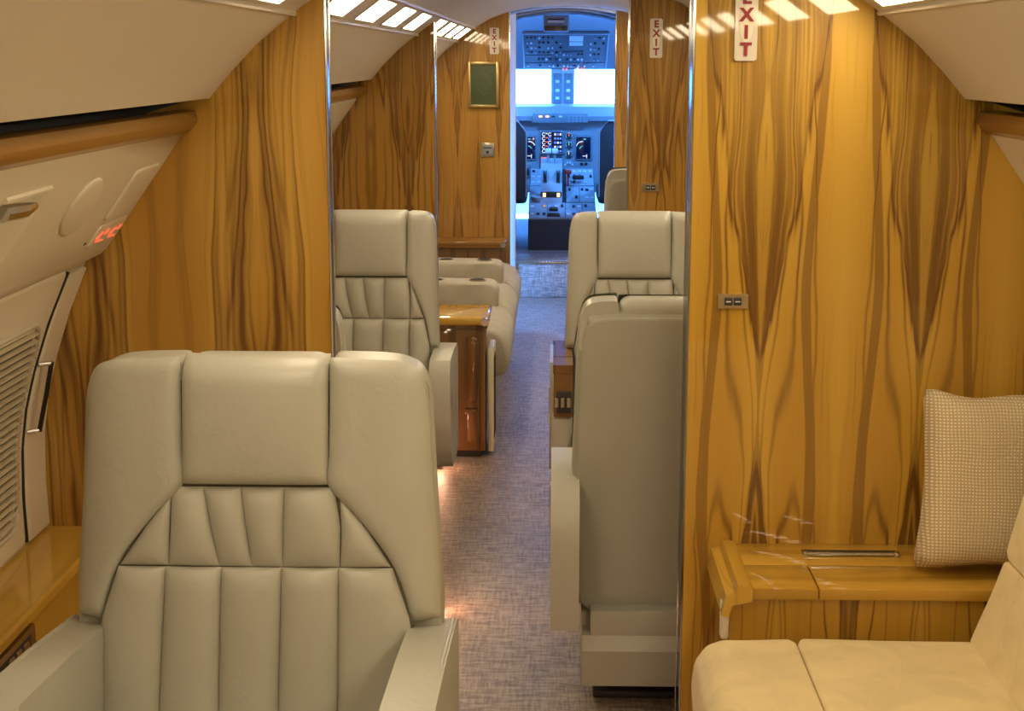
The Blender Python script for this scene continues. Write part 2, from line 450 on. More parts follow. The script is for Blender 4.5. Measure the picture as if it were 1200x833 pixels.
# ------------------------------------------------------------------ cabin shell
Y_AFT, P1A, P1B, P2A, P2B, P3A, P3B, Y_STEP = -1.6, 3.35, 3.46, 6.35, 6.44, 8.95, 9.03, 10.31
def W(s, r): return XC + s * r
CEIL = [(0.812, 1.505), (0.762, 1.562), (0.705, 1.620), (0.660, 1.657), (0.615, 1.692), (0.525, 1.757), (0.436, 1.812), (0.375, 1.835), (0.319, 1.853), (0.20, 1.874), (0.0, 1.885)]
SIDE = [(1.060, 1.215), (1.099, 1.153), (1.149, 1.039), (1.186, 0.932), (1.208, 0.85), (1.221, 0.764), (1.225, 0.65), (1.222, 0.539), (1.20, 0.30), (1.12, 0.0)]
# floor, ceiling, side linings
struct(obj('floor', bx(XC - 1.25, XC + 1.25, Y_AFT, Y_STEP, -0.03, 0.0), 'carpet'), 'grey brown woven aisle carpet')
bm = strip([(W(-1, r), z) for r, z in CEIL[:5]], Y_AFT, P3A); strip([(W(1, r), z) for r, z in CEIL[:5]], Y_AFT, P3A, bm)
for s in (-1, 1):
    strip([(W(s, 0.812), 1.505), (W(s, 0.822), 1.512), (W(s, 0.815), 1.53)], Y_AFT, P3A, bm)
struct(obj('ceiling', bm, 'ceiling'), 'pale beige sloping headliner panels')
bm = strip([(W(-1, r), z) for r, z in CEIL[5:]] + [(W(1, r), z) for r, z in CEIL[5:-1][::-1]], Y_AFT, P3A)
struct(obj('ceiling_centre', bm, 'ceiling_mid'), 'smooth grey white centre headliner')
for s, nm in ((-1, 'left'), (1, 'right')):
    bm = strip([(W(s, r), z) for r, z in SIDE], Y_AFT, P3B); struct(obj('wall_' + nm, bm, 'lining'), 'cream curved cabin side lining')
    # dark gap above the rail
    bm = strip([(W(s, 0.815), 1.53), (W(s, 0.93), 1.545), (W(s, 0.96), 1.45), (W(s, 0.87), 1.43)], Y_AFT, P3A)
    struct(obj('trim_recess_' + nm, bm, 'black'), 'dark slot above the wooden rail')
    for k, (ya, yb) in enumerate(((Y_AFT, P1A), (P1B, P2A), (P2B, P3A))):
        # wooden hand rail: rounded profile
        pr = [(0.842, 1.478), (0.870, 1.482), (0.905, 1.46), (0.905, 1.432), (0.868, 1.430), (0.850, 1.440), (0.838, 1.458)]
        bm = prism([(W(s, r), z) for r, z in pr], ya, yb); bevel_all(bm, 0.007, 3, 20)
        struct(obj('trim_rail_%s_%d' % (nm, k + 1), bm, 'wood_rail', auto=100), 'rounded golden wood rail under the ceiling slot')
    # strip that carries the ceiling lights, with its mouldings
    bm = strip([(W(s, 0.615), 1.692), (W(s, 0.525), 1.757)], Y_AFT, P3A)
    struct(obj('trim_light_strip_' + nm, bm, 'strip'))
    for q, (r, z) in enumerate(((0.622, 1.684), (0.520, 1.757))):
        bm = tube([(W(s, r), Y_AFT, z), (W(s, r), P3A, z)], 0.006, 8)
        struct(obj('trim_moulding_%s_%d' % (nm, q + 1), bm, 'strip'))
# opaque outer hull behind the linings
    bm = strip([(W(s, r), z) for r, z in [(1.30, -0.03), (1.31, 0.7), (1.24, 1.2), (1.0, 1.60), (0.6, 1.88), (0.0, 1.97)]], Y_AFT, P3B)
    struct(obj('wall_hull_' + nm, bm, 'lining'), 'outer hull lining hidden behind the panels')
# closing walls
struct(obj('wall_aft', bx(XC - 1.25, XC + 1.25, Y_AFT - 0.04, Y_AFT, 0, 1.95), 'wood_plain'), 'golden veneer rear bulkhead')

OUT = [(0.845, 1.505), (0.96, 1.47), (1.08, 1.24), (1.165, 1.04), (1.20, 0.932), (1.232, 0.764), (1.235, 0.5), (1.19, 0.2), (1.12, 0.0)]
def partition(name, s, inner, ya, yb, mat, label):
    poly = [(inner, 0.0)]
    prof = [(W(s, r), z + 0.002) for r, z in CEIL[::-1]]
    keep = [p for p in prof if (p[0] - inner) * s > 0.004]
    # ceiling height at the inner edge
    for a, b in zip(prof, prof[1:]):
        if (a[0] - inner) * (b[0] - inner) <= 0:
            t = (inner - a[0]) / (b[0] - a[0]); poly.append((inner, a[1] + t * (b[1] - a[1]))); break
    poly += keep + [(W(s, r), z) for r, z in OUT]
    return struct(obj(name, prism(poly, ya, yb), mat, smooth=False), label)
pl1 = partition('wall_partition_aft_left', -1, -0.495, P1A, P1A + 0.06, 'wood_p1l', 'glossy book-matched golden veneer partition behind the large grey seat')
pr1 = partition('wall_partition_aft_right', 1, 0.300, P1A, P1B, 'wood_p1r', 'glossy golden veneer partition with brown flame figure behind the cushion')
pl2 = partition('wall_partition_mid_left', -1, -0.492, P2A, P2B, 'wood_p2l', 'golden veneer partition between club seats and side divan')
pr2 = partition('wall_partition_mid_right', 1, 0.306, P2A, P2B, 'wood_p2r', 'golden veneer partition carrying the smaller exit sign')
pl3 = partition('wall_partition_forward_left', -1, -0.262, P3A, P3B, 'wood_p3', 'golden veneer forward bulkhead with framed green picture')
pr3 = partition('wall_partition_forward_right', 1, 0.352, P3A, P3B, 'wood_p3', 'golden veneer forward bulkhead beside the cockpit doorway')
def jamb(par, x, ya, yb, s, top):
    """polished edge of a partition: dark face with two chrome beads"""
    obj('jamb_face', bx(min(x, x - s * 0.004), max(x, x - s * 0.004), ya + 0.012, yb - 0.012, 0.0, top), 'bronze', par)
    for y in (ya + 0.004, yb - 0.004):
        obj('chrome_bead', tube([(x - s * 0.002, y, 0.0), (x - s * 0.002, y, top)], 0.0035, 8), 'chrome', par)
jamb(pl1, -0.495, P1A, P1A + 0.06, -1, 1.735); jamb(pr1, 0.300, P1A, P1B, 1, 1.855)
jamb(pl2, -0.492, P2A, P2B, -1, 1.735); jamb(pr2, 0.306, P2A, P2B, 1, 1.855)
jamb(pl3, -0.262, P3A, P3B, -1, 1.848); jamb(pr3, 0.352, P3A, P3B, 1, 1.85)

# ------------------------------------------------------------------ ceiling lights
def ceiling_light(s, y, label, over):
    a = Vector((W(s, 0.606), 0, 1.6985)); b = Vector((W(s, 0.534), 0, 1.7505))
    d = (b - a).normalized(); n = Vector((-d.z, 0, d.x)) * (1 if s < 0 else -1)
    if n.z > 0: n = -n
    c = (a + b) / 2; L, Wd = 0.20, (b - a).length / 2
    t = thing('ceiling_light', label, 'light', (c.x, y, c.z), 0, 'ceiling light lenses over ' + over)
    def slab(bm, y0, y1, w0, w1, h0, h1):
        vs = []
        for yy in (y0, y1):
            for w in (w0, w1):
                for h in (h0, h1): vs.append(bm.verts.new(c + Vector((0, y + yy, 0)) + d * w + n * h))
        for f in ((0, 1, 3, 2), (4, 6, 7, 5), (0, 4, 5, 1), (2, 3, 7, 6), (0, 2, 6, 4), (1, 5, 7, 3)): bm.faces.new([vs[i] for i in f])
    bm = B(); e = 0.006
    slab(bm, -L - e, -L, -Wd - e, Wd + e, 0, 0.005); slab(bm, L, L + e, -Wd - e, Wd + e, 0, 0.005)
    slab(bm, -L, L, -Wd - e, -Wd, 0, 0.005); slab(bm, -L, L, Wd, Wd + e, 0, 0.005)
    obj('frame', bm, 'strip', t, smooth=False)
    bm = B(); slab(bm, -L, L, -Wd, Wd, 0.0005, 0.003); obj('lens', bm, 'lens', t, smooth=False)
ORD = ['first', 'second', 'third', 'fourth', 'fifth', 'sixth', 'seventh', 'eighth']
for s, (na, nb, nc) in ((-1, ('the wide grey seat side', 'the left club seats', 'the three-seat side divan')), (1, ('the cream divan', 'the right club seats', 'the lone beige seat'))):
    for i in range(7): ceiling_light(s, (2.86 if s < 0 else 3.03) - 0.66 * i, 'ceiling light lens over %s, %s aft of the veneer partition' % (na, ORD[i]), na)
    for i in range(4): ceiling_light(s, 3.77 + 0.66 * i, 'ceiling light lens over %s, %s from the aft partition' % (nb, ORD[i]), nb)
    for i in range(4): ceiling_light(s, 6.62 + 0.62 * i, 'ceiling light lens over %s, %s from the middle partition' % (nc, ORD[i]), nc)

# ------------------------------------------------------------------ window with pleated shade, side ledge, service panels
def xs(z):
    for (r0, z0), (r1, z1) in zip(SIDE, SIDE[1:]):
        if z <= z0 and z >= z1: return r0 + (r1 - r0) * (z0 - z) / (z0 - z1)
    return SIDE[-1][0]
def on_wall(y, z, d, s=-1): return (W(s, xs(z) - d), y, z)
def wall_patch(poly, h, r, crown, base=0.0, step=0.03, rnd=0.03, s=-1):
    return pillow(poly, h, r, crown, lambda u, v, d: on_wall(u, v, d, s), base, step, rnd)
def window(n, y0, y1, s=-1):
    w = struct(obj('window_%d' % n, wall_patch([(y0 - 0.03, 0.545), (y1 + 0.048, 0.545), (y1 + 0.062, 1.15), (y0 - 0.03, 1.15)], 0.006, 0.01, 0.0, 0.002, rnd=0.02), 'psu'), 'cream window surround with pleated shade')
    # raised rim of the shade opening
    loop = resample(roundc([(y0, 0.60), (y1, 0.60), (y1, 1.05), (y0, 1.05)], 0.07, 6), 0.03)
    bm = tube([on_wall(u, v, 0.012) for u, v in loop] + [on_wall(*loop[0], 0.012)], 0.006, 6); obj('shade_rim', bm, 'lining', w)
    # pleats, each its own slat
    obj('shade_backing', wall_patch([(y0 + 0.01, 0.615), (y1 - 0.01, 0.615), (y1 - 0.01, 1.035), (y0 + 0.01, 1.035)], 0.001, 0.004, 0, 0.0085, rnd=0.07), 'seam', w)
    obj('panel_joint', tube([on_wall(y1 + 0.053 + 0.012 * q * q, 0.55 + 0.595 * q, 0.006) for q in [i / 14 for i in range(15)]], 0.0045, 6), 'black', w)
    N = 24
    for i in range(N):
        z = 0.612 + i * 0.0177; m = 0.012 + 0.055 * max(0, (0.66 - z) / 0.06, (z - 0.985) / 0.06) ** 2
        a0, a1 = y0 + min(m, 0.09), y1 - min(m, 0.09)
        bm = B(); q = [on_wall(a0, z, 0.009), on_wall(a0, z + 0.010, 0.024), on_wall(a0, z + 0.0135, 0.009)]
        va = [bm.verts.new(p) for p in q]; vb = [bm.verts.new((p[0], a1, p[2])) for p in q]
        bm.faces.new(va); bm.faces.new(vb[::-1])
        for j in range(3): bm.faces.new((va[j], vb[j], vb[(j + 1) % 3], va[(j + 1) % 3]))
        obj('shade_pleat', bm, 'shade', w, smooth=False)
        if 3 < i < 22:
            p = on_wall(y1 - 0.010, z + 0.008, 0.020)
            bm = B(); bmesh.ops.create_icosphere(bm, subdivisions=1, radius=0.0032); bmesh.ops.translate(bm, verts=bm.verts, vec=p)
            obj('shade_bead', bm, 'chrome', w)
    return w
window(1, 2.58, 3.145); window(2, 1.75, 2.40)
# end panel beside the window with its pull handle
t = thing('lining_panel', 'narrow cream upright wall panel with chrome pull handle beside pleated shade', 'panel', (W(-1, 1.2), 3.27, 0.545))
obj('panel', wall_patch([(3.205, 0.545), (3.345, 0.545), (3.345, 1.14), (3.225, 1.14)], 0.010, 0.006, 0, 0.001, rnd=0.008), 'psu', t)
h = obj('handle', tube([on_wall(3.238, 0.945, 0.030), on_wall(3.240, 0.87, 0.034), on_wall(3.236, 0.79, 0.030)], 0.0055, 8), 'bronze', t)
obj('handle_post', tube([on_wall(3.215, 0.942, 0.009), on_wall(3.238, 0.942, 0.03)], 0.005, 8), 'chrome', h)
obj('handle_post', tube([on_wall(3.215, 0.793, 0.009), on_wall(3.236, 0.793, 0.03)], 0.005, 8), 'chrome', h)

def ledge(s, ya, yb, label):
    t = thing('side_ledge', label, 'ledge', (W(s, 1.15), (ya + yb) / 2, 0))
    pr = [(1.222, 0.515), (1.222, 0.539), (1.080, 0.539), (1.074, 0.533), (1.072, 0.520), (1.078, 0.513)]
    obj('ledge_top', prism([(W(s, r), z) for r, z in pr], ya, yb), 'wood_ledge', t)
    obj('fascia', prism([(W(s, r), z) for r, z in [(1.085, 0.0), (1.085, 0.513), (1.12, 0.513), (1.11, 0.0)]], ya, yb), 'wood_ledge', t)
    return t
lg = ledge(-1, Y_AFT, P1A, 'glossy golden wood side ledge with switch panel under the pleated shade')
ledge(-1, P1B, 6.0, 'wooden side ledge behind the left club seats'); ledge(1, P1B, 6.0, 'wooden side ledge beside the right club seats')
# switch panel on the ledge fascia
sp = obj('switch_panel', bx(W(-1, 1.093), W(-1, 1.073), 2.52, 2.82, 0.448, 0.508, 0.004), 'brass', lg)
obj('switch_bezel', bx(W(-1, 1.080), W(-1, 1.0715), 2.55, 2.79, 0.460, 0.497, 0.002), 'dark', sp)
for y in (2.565, 2.60, 2.665, 2.705, 2.745): obj('switch', bx(W(-1, 1.078), W(-1, 1.068), y, y + 0.026, 0.465, 0.492, 0.003), 'brass' if y > 2.62 else 'cp_dark', sp)

PA, PB = Vector((0.867, 1.436)), Vector((1.052, 1.178)); PD = (PB - PA).normalized(); PN = Vector((-0.0, 0)); PN = Vector((PD.y, -PD.x))
if PN.x > 0: PN = -PN
def on_psu(s, y, q, d):
    p = PA + PD * q + PN * d; return (W(s, p.x), y, p.y)
def service_panel(s, ya, yb, label, detail):
    t = thing('service_panel', label, 'service panel', (W(s, 0.95), (ya + yb) / 2, 1.15))
    def patch(poly, h, r, crown=0.0, base=0.0, rnd=0.01, step=0.05): return pillow(poly, h, r, crown, lambda u, v, d: on_psu(s, u, v, d), base, step, rnd)
    if detail:   # body with a real cut-out for the handle recess (Y 2.335..2.565, q .07..0.24)
        Y0, Y1, Q0, Q1 = 2.34, 2.565, 0.070, 0.240
        bm = B()
        ys, qs = [ya, Y0, Y1, yb], [0.0, Q0, Q1, 0.3175]
        v = [[bm.verts.new(on_psu(s, y, q, 0)) for q in qs] for y in ys]
        for i in range(3):
            for j in range(3):
                if (i, j) != (1, 1): bm.faces.new((v[i][j], v[i + 1][j], v[i + 1][j + 1], v[i][j + 1]))
        lo = [(1, 1), (2, 1), (2, 2), (1, 2)]; deep = [-0.004, -0.045, -0.06, -0.05]
        w = [bm.verts.new(on_psu(s, ys[i] + (0.02 if i == 1 else -0.05 if j == 2 else -0.015), qs[j] + (0.02 if j == 1 else -0.025), dd)) for (i, j), dd in zip(lo, deep)]
        for a in range(4):
            i, j = lo[a]; i2, j2 = lo[(a + 1) % 4]; bm.faces.new((v[i][j], v[i2][j2], w[(a + 1) % 4], w[a]))
        bm.faces.new(w)
    else:
        bm = strip([on_psu(s, 0, q, 0)[::2] for q in (0, 0.1, 0.2, 0.3175)], ya, yb)
    lip = [on_psu(s, 0, 0.3175, 0)[::2], (W(s, 1.068), 1.165), (W(s, 1.099), 1.150), (W(s, 1.12), 1.150)]
    strip(lip, ya, yb, bm)
    strip([(W(s, 0.905), 1.445), on_psu(s, 0, 0, 0)[::2]], ya, yb, bm)
    bmesh.ops.remove_doubles(bm, verts=bm.verts, dist=0.0005)
    obj('moulded_shell', bm, 'psu', t, auto=50)
    if detail:
        # bright recess rim and chrome latch
        obj('recess_rim', tube([on_psu(s, 2.345, 0.075, 0.001), on_psu(s, 2.56, 0.072, 0.001)], 0.005, 6), 'psu', t)
        l = obj('latch', tube([on_psu(s, 2.36, 0.10, 0.004), on_psu(s, 2.44, 0.098, 0.010), on_psu(s, 2.485, 0.092, 0.012)], [0.014, 0.013, 0.006], 8), 'chrome', t)
        # raised rectangular cover
        obj('speaker_cover', patch([(3.125, 0.085), (3.305, 0.080), (3.315, 0.210), (3.125, 0.212)], 0.005, 0.008, 0, 0.0005, 0.012), 'psu', t)
        # oval moulding
        ov = [(2.86 + 0.088 * math.cos(a) + 0.022 * math.sin(a), 0.147 + 0.070 * math.sin(a)) for a in [2 * math.pi * i / 28 for i in range(28)]]
        obj('oval_cover', pillow(ov, 0.006, 0.016, 0.004, lambda u, v, d: on_psu(s, u, v, d), 0.0005, 0.05, 0.001), 'psu', t)
        # lit sign: two red symbols under a small lip
        sg = obj('sign_lens', patch([(3.13, 0.226), (3.325, 0.222), (3.325, 0.285), (3.13, 0.282)], 0.003, 0.004, 0, 0.0005, 0.008), 'psu', t)
        for y0 in (3.152, 3.245):
            bm = B(); tube([on_psu(s, y0, 0.262, 0.005), on_psu(s, y0 + 0.02, 0.246, 0.005), on_psu(s, y0 + 0.048, 0.252, 0.005), on_psu(s, y0 + 0.062, 0.242, 0.005)], 0.0028, 6, bm)
            tube([on_psu(s, y0 + 0.006, 0.268, 0.005), on_psu(s, y0 + 0.06, 0.270, 0.005)], 0.0024, 6, bm)
            tag(obj('lit_symbol', bm, 'redlamp', sg), 'glowing red sign symbol')
        bm = B(); disc(bm, on_psu(s, 3.10, 0.268, 0.0), 0.004, 0.002, (1, 0, -1), 8); obj('screw', bm, 'dark', t)
        obj('joint_strip', tube([on_psu(s, 2.30, 0.262, 0.001), on_psu(s, 2.47, 0.262, 0.001)], 0.004, 6), 'lining', t)
    else:
        bm = B(); disc(bm, on_psu(s, (ya + yb) / 2, 0.15, 0), 0.03, 0.006, (-s, 0, -0.7), 16); obj('air_outlet', bm, 'psu', t)
    return t
service_panel(-1, Y_AFT, P1A - 0.001, 'cream overhead service panel with oval cover and lit red symbols', True)
service_panel(1, Y_AFT, P1A - 0.001, 'cream overhead service panel above the cream divan', False)
service_panel(-1, P1B, P2A, 'cream overhead service panel above the left club seats', False)
service_panel(1, P1B, P2A, 'cream overhead service panel above the right club seats', False)

service_panel(-1, P2B, P3A, 'cream overhead service panel above the three-seat side divan', False)
service_panel(1, P2B, P3A, 'cream overhead service panel beyond the right middle partition', False)

# ------------------------------------------------------------------ leather seats
def U(X, Y): return ((X - 574) * 0.000743, 0.868 - (Y - 305) * 0.00077)       # measured panel corners -> metres
def make_seat(name, label, k, group, arm=(-0.235, 0.31), drop=0.0, wx=0.0):
    """Facing -Y, origin on the floor under its centre. k narrows everything outside the headrest."""
    t = thing(name, label, 'seat', (0, 0, 0), 0, group)
    def nx(x):
        a = abs(x); return math.copysign(a if a < 0.122 else 0.122 + (a - 0.122) * k, x)
    def yf(z): return 0.170 + (z - 0.45) * 0.15
    def fr(x, z, d):
        return (nx(x), yf(z) - d + 0.010 * (1 - (x / 0.30) ** 2) * 0, z)
    def wrap(x, z, d):            # wings fall back at their outer edge
        a = max(0.0, abs(x) - 0.21) / 0.09
        return (nx(x), yf(z) - d + 0.030 * a * a, z)
    half = [(0.300, 0.40 - drop), (0.308, 0.655), (0.303, 0.74), (0.296, 0.86), (0.290, 0.98), (0.284, 1.035), (0.268, 1.056), (0.238, 1.062), (0.122, 1.064), (0.0, 1.064)]
    outl = [(nx(x), z) for x, z in half] + [(nx(-x), z) for x, z in half[:-1][::-1]]
    outl = ccw(resample(outl, 0.04))
    # backrest shell
    bm = B(); rings = []
    for dy, ins in ((0.028, 0.03), (0.030, 0.003), (0.050, -0.002), (0.095, 0.0), (0.118, 0.010), (0.130, 0.030)):
        rings.append([bm.verts.new((x, yf(z) + dy + (0.0 if dy < 0.05 else (0.65 - z) * 0.05), z)) for x, z in offset_poly(outl, ins)])
    n = len(outl)
    for i in range(len(rings) - 1):
        for j in range(n): bm.faces.new((rings[i][j], rings[i][(j + 1) % n], rings[i + 1][(j + 1) % n], rings[i + 1][j]))
    bm.faces.new(rings[0][::-1]); bm.faces.new(rings[-1])
    obj('backrest_shell', bm, 'leather_back', t, auto=60)
    # rolled tops of head cushion and wings, seen from behind as well
    obj('headrest_roll', bx(-0.1205, 0.1205, yf(1.06) + 0.002, yf(1.06) + 0.098, 1.015, 1.088, 0.028, 5), 'leather', t)
    for q in (-1, 1):
        wp = [(0.1225, 0.99), (0.1225, 1.0875), (0.20, 1.086), (0.238, 1.082), (0.266, 1.070), (0.281, 1.045), (0.287, 1.00), (0.288, 0.96)]
        bm = prism(ccw(roundc(ccw([(q * nx(x), z - 0.003) for x, z in wp]), 0.012, 3)), yf(1.06) + 0.008, yf(1.06) + 0.098); bevel_all(bm, 0.026, 5, 60)
        obj('wing_roll', bm, 'leather', t, auto=60)
    # smooth panel on the back
    bp = [(nx(0.285), 0.39 - drop), (nx(0.292), 0.70), (nx(0.272), 1.045), (nx(-0.272), 1.045), (nx(-0.292), 0.70), (nx(-0.285), 0.39 - drop)]
    obj('back_panel', pillow(bp, 0.006, 0.010, 0.002, lambda u, v, d: (u, yf(v) + 0.128 + (0.65 - v) * 0.05 + d, v), -0.003, 0.05, 0.06), 'leather_back', t, auto=60)
    # dark seam backing just under the padded panels
    bk = ccw(resample([(nx(x), z) for x, z in [(-0.26, 0.42), (0.26, 0.42), (0.26, 0.86), (0.16, 1.05), (-0.16, 1.05), (-0.26, 0.86)]], 0.05))
    bm = B(); bm.faces.new([bm.verts.new((x, yf(z) + 0.004, z)) for x, z in bk]); obj('seam_backing', bm, 'seam', t)
    g = 0.0004
    def qp(nm, L, Rr, h, rx, rz, crown, nu=12, nv=16):
        return obj(nm, quad_pad([U(*q) for q in L], [U(*q) for q in Rr], h, rx, rz, crown, fr, nu, nv), 'leather', t, auto=180)
    # head cushion, rolled over the top edge
    obj('headrest', quad_pad([(-0.1215, 1.091), (-0.1215, 0.875)], [(0.1215, 1.091), (0.1215, 0.875)], 0.021, 0.022, 0.022, 0.008, lambda u, v, d: (u, yf(v) - d + (0.030 * max(0, (v - 1.05) / 0.04) ** 2), v), 20, 20), 'leather', t, auto=180)
    # wings
    wo = [(262, 22), (222, 36), (200, 66), (190, 120), (184, 240), (176, 360), (165, 490), (162, 560), (164, 600)]
    wi = [(407, 16), (408, 60), (408, 110), (409, 170), (410, 235), (411, 298), (340, 374), (264, 478), (225, 600)]
    wq = lambda P, f: [U(x if f > 0 else 1148 - x, y) for x, y in P]
    for f in (1, -1):
        L, Rr = (wq(wo, f), wq(wi, f)) if f > 0 else (wq(wi, f), wq(wo, f))
        bm = wing_mesh(L, Rr, 0.019, 0.026, wrap)
        obj('wing', bm, 'leather', t, auto=180)
    # fan of six gores
    for L, Rr in (([(384, 320), (330, 388), (270, 476)], [(386, 320), (381, 400), (378, 476)]), ([(386, 302), (384, 390), (378, 477)], [(457, 302), (474, 390), (493, 477)]),
                  ([(457, 302), (474, 390), (493, 477)], [(541, 302), (552, 390), (567, 478)]), ([(541, 302), (552, 390), (567, 478)], [(638, 302), (636, 390), (634, 478)]),
                  ([(638, 302), (636, 390), (634, 478)], [(750, 302), (764, 390), (762, 478)]), ([(762, 320), (766, 400), (763, 478)], [(764, 320), (820, 388), (876, 476)])):
        qp('gore', L, Rr, 0.016, 0.040, 0.045, 0.004)
    # five long channels
    top = [266, 372, 497, 632, 760, 880]; mid = [226, 366, 494, 629, 759, 921]; bot = [222, 352, 488, 622, 757, 926]
    for i in range(5):
        qp('channel', [(top[i], 479), (mid[i], 600), (bot[i], 870)], [(top[i + 1], 479), (mid[i + 1], 600), (bot[i + 1], 870)], 0.020, 0.045, 0.035, 0.004, 12, 22)
    # armrests: rise towards the front, with a padded cap
    ai = nx(0.252) + (0.0 if k == 1.0 else 0.016); ao = ai + (0.078 if k == 1.0 else 0.068)
    for s in (-1, 1):
        if k == 1.0: side = [(-0.235, 0.40), (-0.245, 0.655), (-0.225, 0.672), (0.02, 0.652), (0.27, 0.622), (0.305, 0.610), (0.31, 0.52), (0.29, 0.32), (0.10, 0.27), (-0.16, 0.30)]
        else: side = [(0.03, 0.34), (-0.005, 0.58), (0.03, 0.628), (0.20, 0.632), (0.385, 0.622), (0.425, 0.590), (0.430, 0.48), (0.405, 0.255), (0.30, 0.235), (0.12, 0.25)]
        x0, x1 = sorted((s * ai, s * ao))
        bm = prism_axis(side, x0, x1, 'X')
        if s > 0 or True: bevel_all(bm, 0.014, 3, 35)
        ar = obj('armrest', bm, 'leather', t, auto=50)
        # recessed outer pull and piping along the outer edge
        xo = s * ao
        ay = arm[0] + 0.06
        obj('ash_pull', bx(xo - 0.003, xo + 0.003, ay, ay + 0.03, 0.42, 0.54, 0.002), 'brass', ar)
        xe = s * (ao - 0.006)
        obj('piping', tube([(xe, -0.235, 0.664), (xe, 0.02, 0.652), (xe, 0.27, 0.621)] if k == 1.0 else [(xe, 0.03, 0.624), (xe, 0.20, 0.628), (xe, 0.385, 0.618)], 0.004, 6), 'leather', ar)
    # seat cushion, lower shell, pedestal
    hw = nx(0.246)
    sc = obj('seat_cushion', cushion(B(), -hw, hw, -0.33, 0.19, 0.34, 0.475, 0.035), 'leather', t)
    for i in range(1, 5):
        x = -hw + 2 * hw * i / 5; obj('cushion_seam', tube([(x, -0.29, 0.4755), (x, 0.13, 0.4755)], 0.003, 6), 'seam', sc)
    e = drop * 0.9
    ls = prism_axis([(-0.30, 0.345), (0.20, 0.345), (0.30, 0.345 - e), (0.345, 0.335 - e), (0.365, 0.30 - e), (0.350, 0.20 - e), (0.305, 0.155 - e * 0.4), (-0.26, 0.16 - e * 0.3), (-0.31, 0.25)], -hw - 0.01, hw + 0.01, 'X'); bevel_all(ls, 0.014, 3, 25)
    obj('lower_shell', ls, 'leather_back', t)
    obj('skirt_groove', bx(-hw + 0.01, hw - 0.01, 0.28, 0.345, 0.325 - e, 0.40 - e, 0.004), 'leather_back', t)
    for s in (-1, 1):
        obj('leg', prism_axis([(-0.20, 0.0), (0.20, 0.0), (0.16, 0.17), (-0.12, 0.17)], s * 0.13 - 0.02, s * 0.13 + 0.02, 'X'), 'cp_dark', t)
    obj('floor_track', bx(-0.17, 0.17, -0.24, 0.24, 0.0, 0.02, 0.005), 'cp_dark', t)
    return t
big = make_seat('lounge_seat', 'wide grey beige leather seat facing aft in front of veneer partition', 1.0, None)
big.location = (-0.508, 2.292, 0); big.scale = (1.035, 1, 1)
club = make_seat('club_seat', 'grey leather club seat with aisle armrest beside the wooden end cabinet', 0.56, 'club seats with narrow wings', (0.0, 0.43), 0.13)
club.location = (-0.612, 4.85, 0)
c2 = dup(club, (0.268, 4.83, 0), 0, 'grey leather club seat facing aft with wood capped aisle armrest')
c3 = dup(club, (0.275, 3.90, 0), math.pi, 'grey leather club seat showing its smooth back beside veneer partition edge')
c4 = dup(club, (-0.715, 3.90, 0), math.pi, 'grey leather club seat mostly hidden behind the partition, back corner showing')
c5 = dup(club, (0.435, 6.90, 0), math.pi, 'beige leather seat with smooth back beyond the partition with small exit sign')
c3.scale = (1, 1, 0.955); c4.scale = (1, 1, 0.935); c5.scale = (1, 1, 1.04)
# wood capped armrest and controls on the aisle side of the far right club seat
xa0, xa1 = -0.268, -0.205
def loc2(bm): 
    return bm
WL[c2.name] = Vector((0, 0, 0))
obj('armrest_lid', prism_axis([(-0.075, 0.612), (-0.075, 0.640), (0.06, 0.640), (0.06, 0.612)], xa0, xa1, 'X'), 'wood_dark', c2)
obj('armrest_lid', prism_axis([(0.066, 0.622), (0.066, 0.641), (0.38, 0.636), (0.38, 0.617)], xa0, xa1, 'X'), 'wood_dark', c2)
obj('armrest_front', bx(xa0 + 0.002, xa1, -0.072, 0.02, 0.47, 0.612, 0.003), 'wood_dark', c2)
obj('armrest_base', bx(xa0 - 0.004, xa1, -0.066, 0.05, 0.30, 0.475, 0.02, 3), 'leather', c2)
ct = obj('seat_control', bx(xa0 + 0.012, xa1 - 0.004, -0.080, -0.066, 0.485, 0.555, 0.003), 'dark', c2)
for x in (-0.262, -0.243, -0.224): obj('control_button', bx(x, x + 0.012, -0.086, -0.077, 0.505, 0.535, 0.002), 'brass', ct)

# ------------------------------------------------------------------ right: cream divan, end cabinet, cushion
t = thing('divan', 'cream suede side-facing divan beneath the woven cushion', 'divan', (0.6, 1.9, 0))
DY0, DY1 = 0.35, 2.985
def long_cushion(prof, y0, y1, rnd, ny=26):
    """rounded section swept along Y with closed, softened ends"""
    bm = B(); prof = ccw(resample(roundc(ccw(prof), rnd, 5), 0.03)); rings = []
    for y, ins in ((y0, 0.03), (y0 + 0.010, 0.010), (y0 + 0.035, 0.0), (y1 - 0.035, 0.0), (y1 - 0.010, 0.010), (y1, 0.03)):
        cx = sum(p[0] for p in prof) / len(prof); cz = sum(p[1] for p in prof) / len(prof); ring = []
        for u, v in prof:
            d = math.hypot(cx - u, cz - v); k = min(0.4, ins * 0.8 / d); ring.append(bm.verts.new((u + (cx - u) * k, y, v + (cz - v) * k)))
        rings.append(ring)
    n = len(prof)
    for i in range(len(rings) - 1):
        for j in range(n): bm.faces.new((rings[i][j], rings[i][(j + 1) % n], rings[i + 1][(j + 1) % n], rings[i + 1][j]))
    bm.faces.new(rings[0][::-1]); bm.faces.new(rings[-1]); return bm
obj('front_bolster', long_cushion([(0.292, 0.24), (0.284, 0.34), (0.290, 0.39), (0.310, 0.420), (0.345, 0.434), (0.4955, 0.434), (0.4955, 0.24)], DY0, DY1, 0.012), 'suede', t, auto=60)
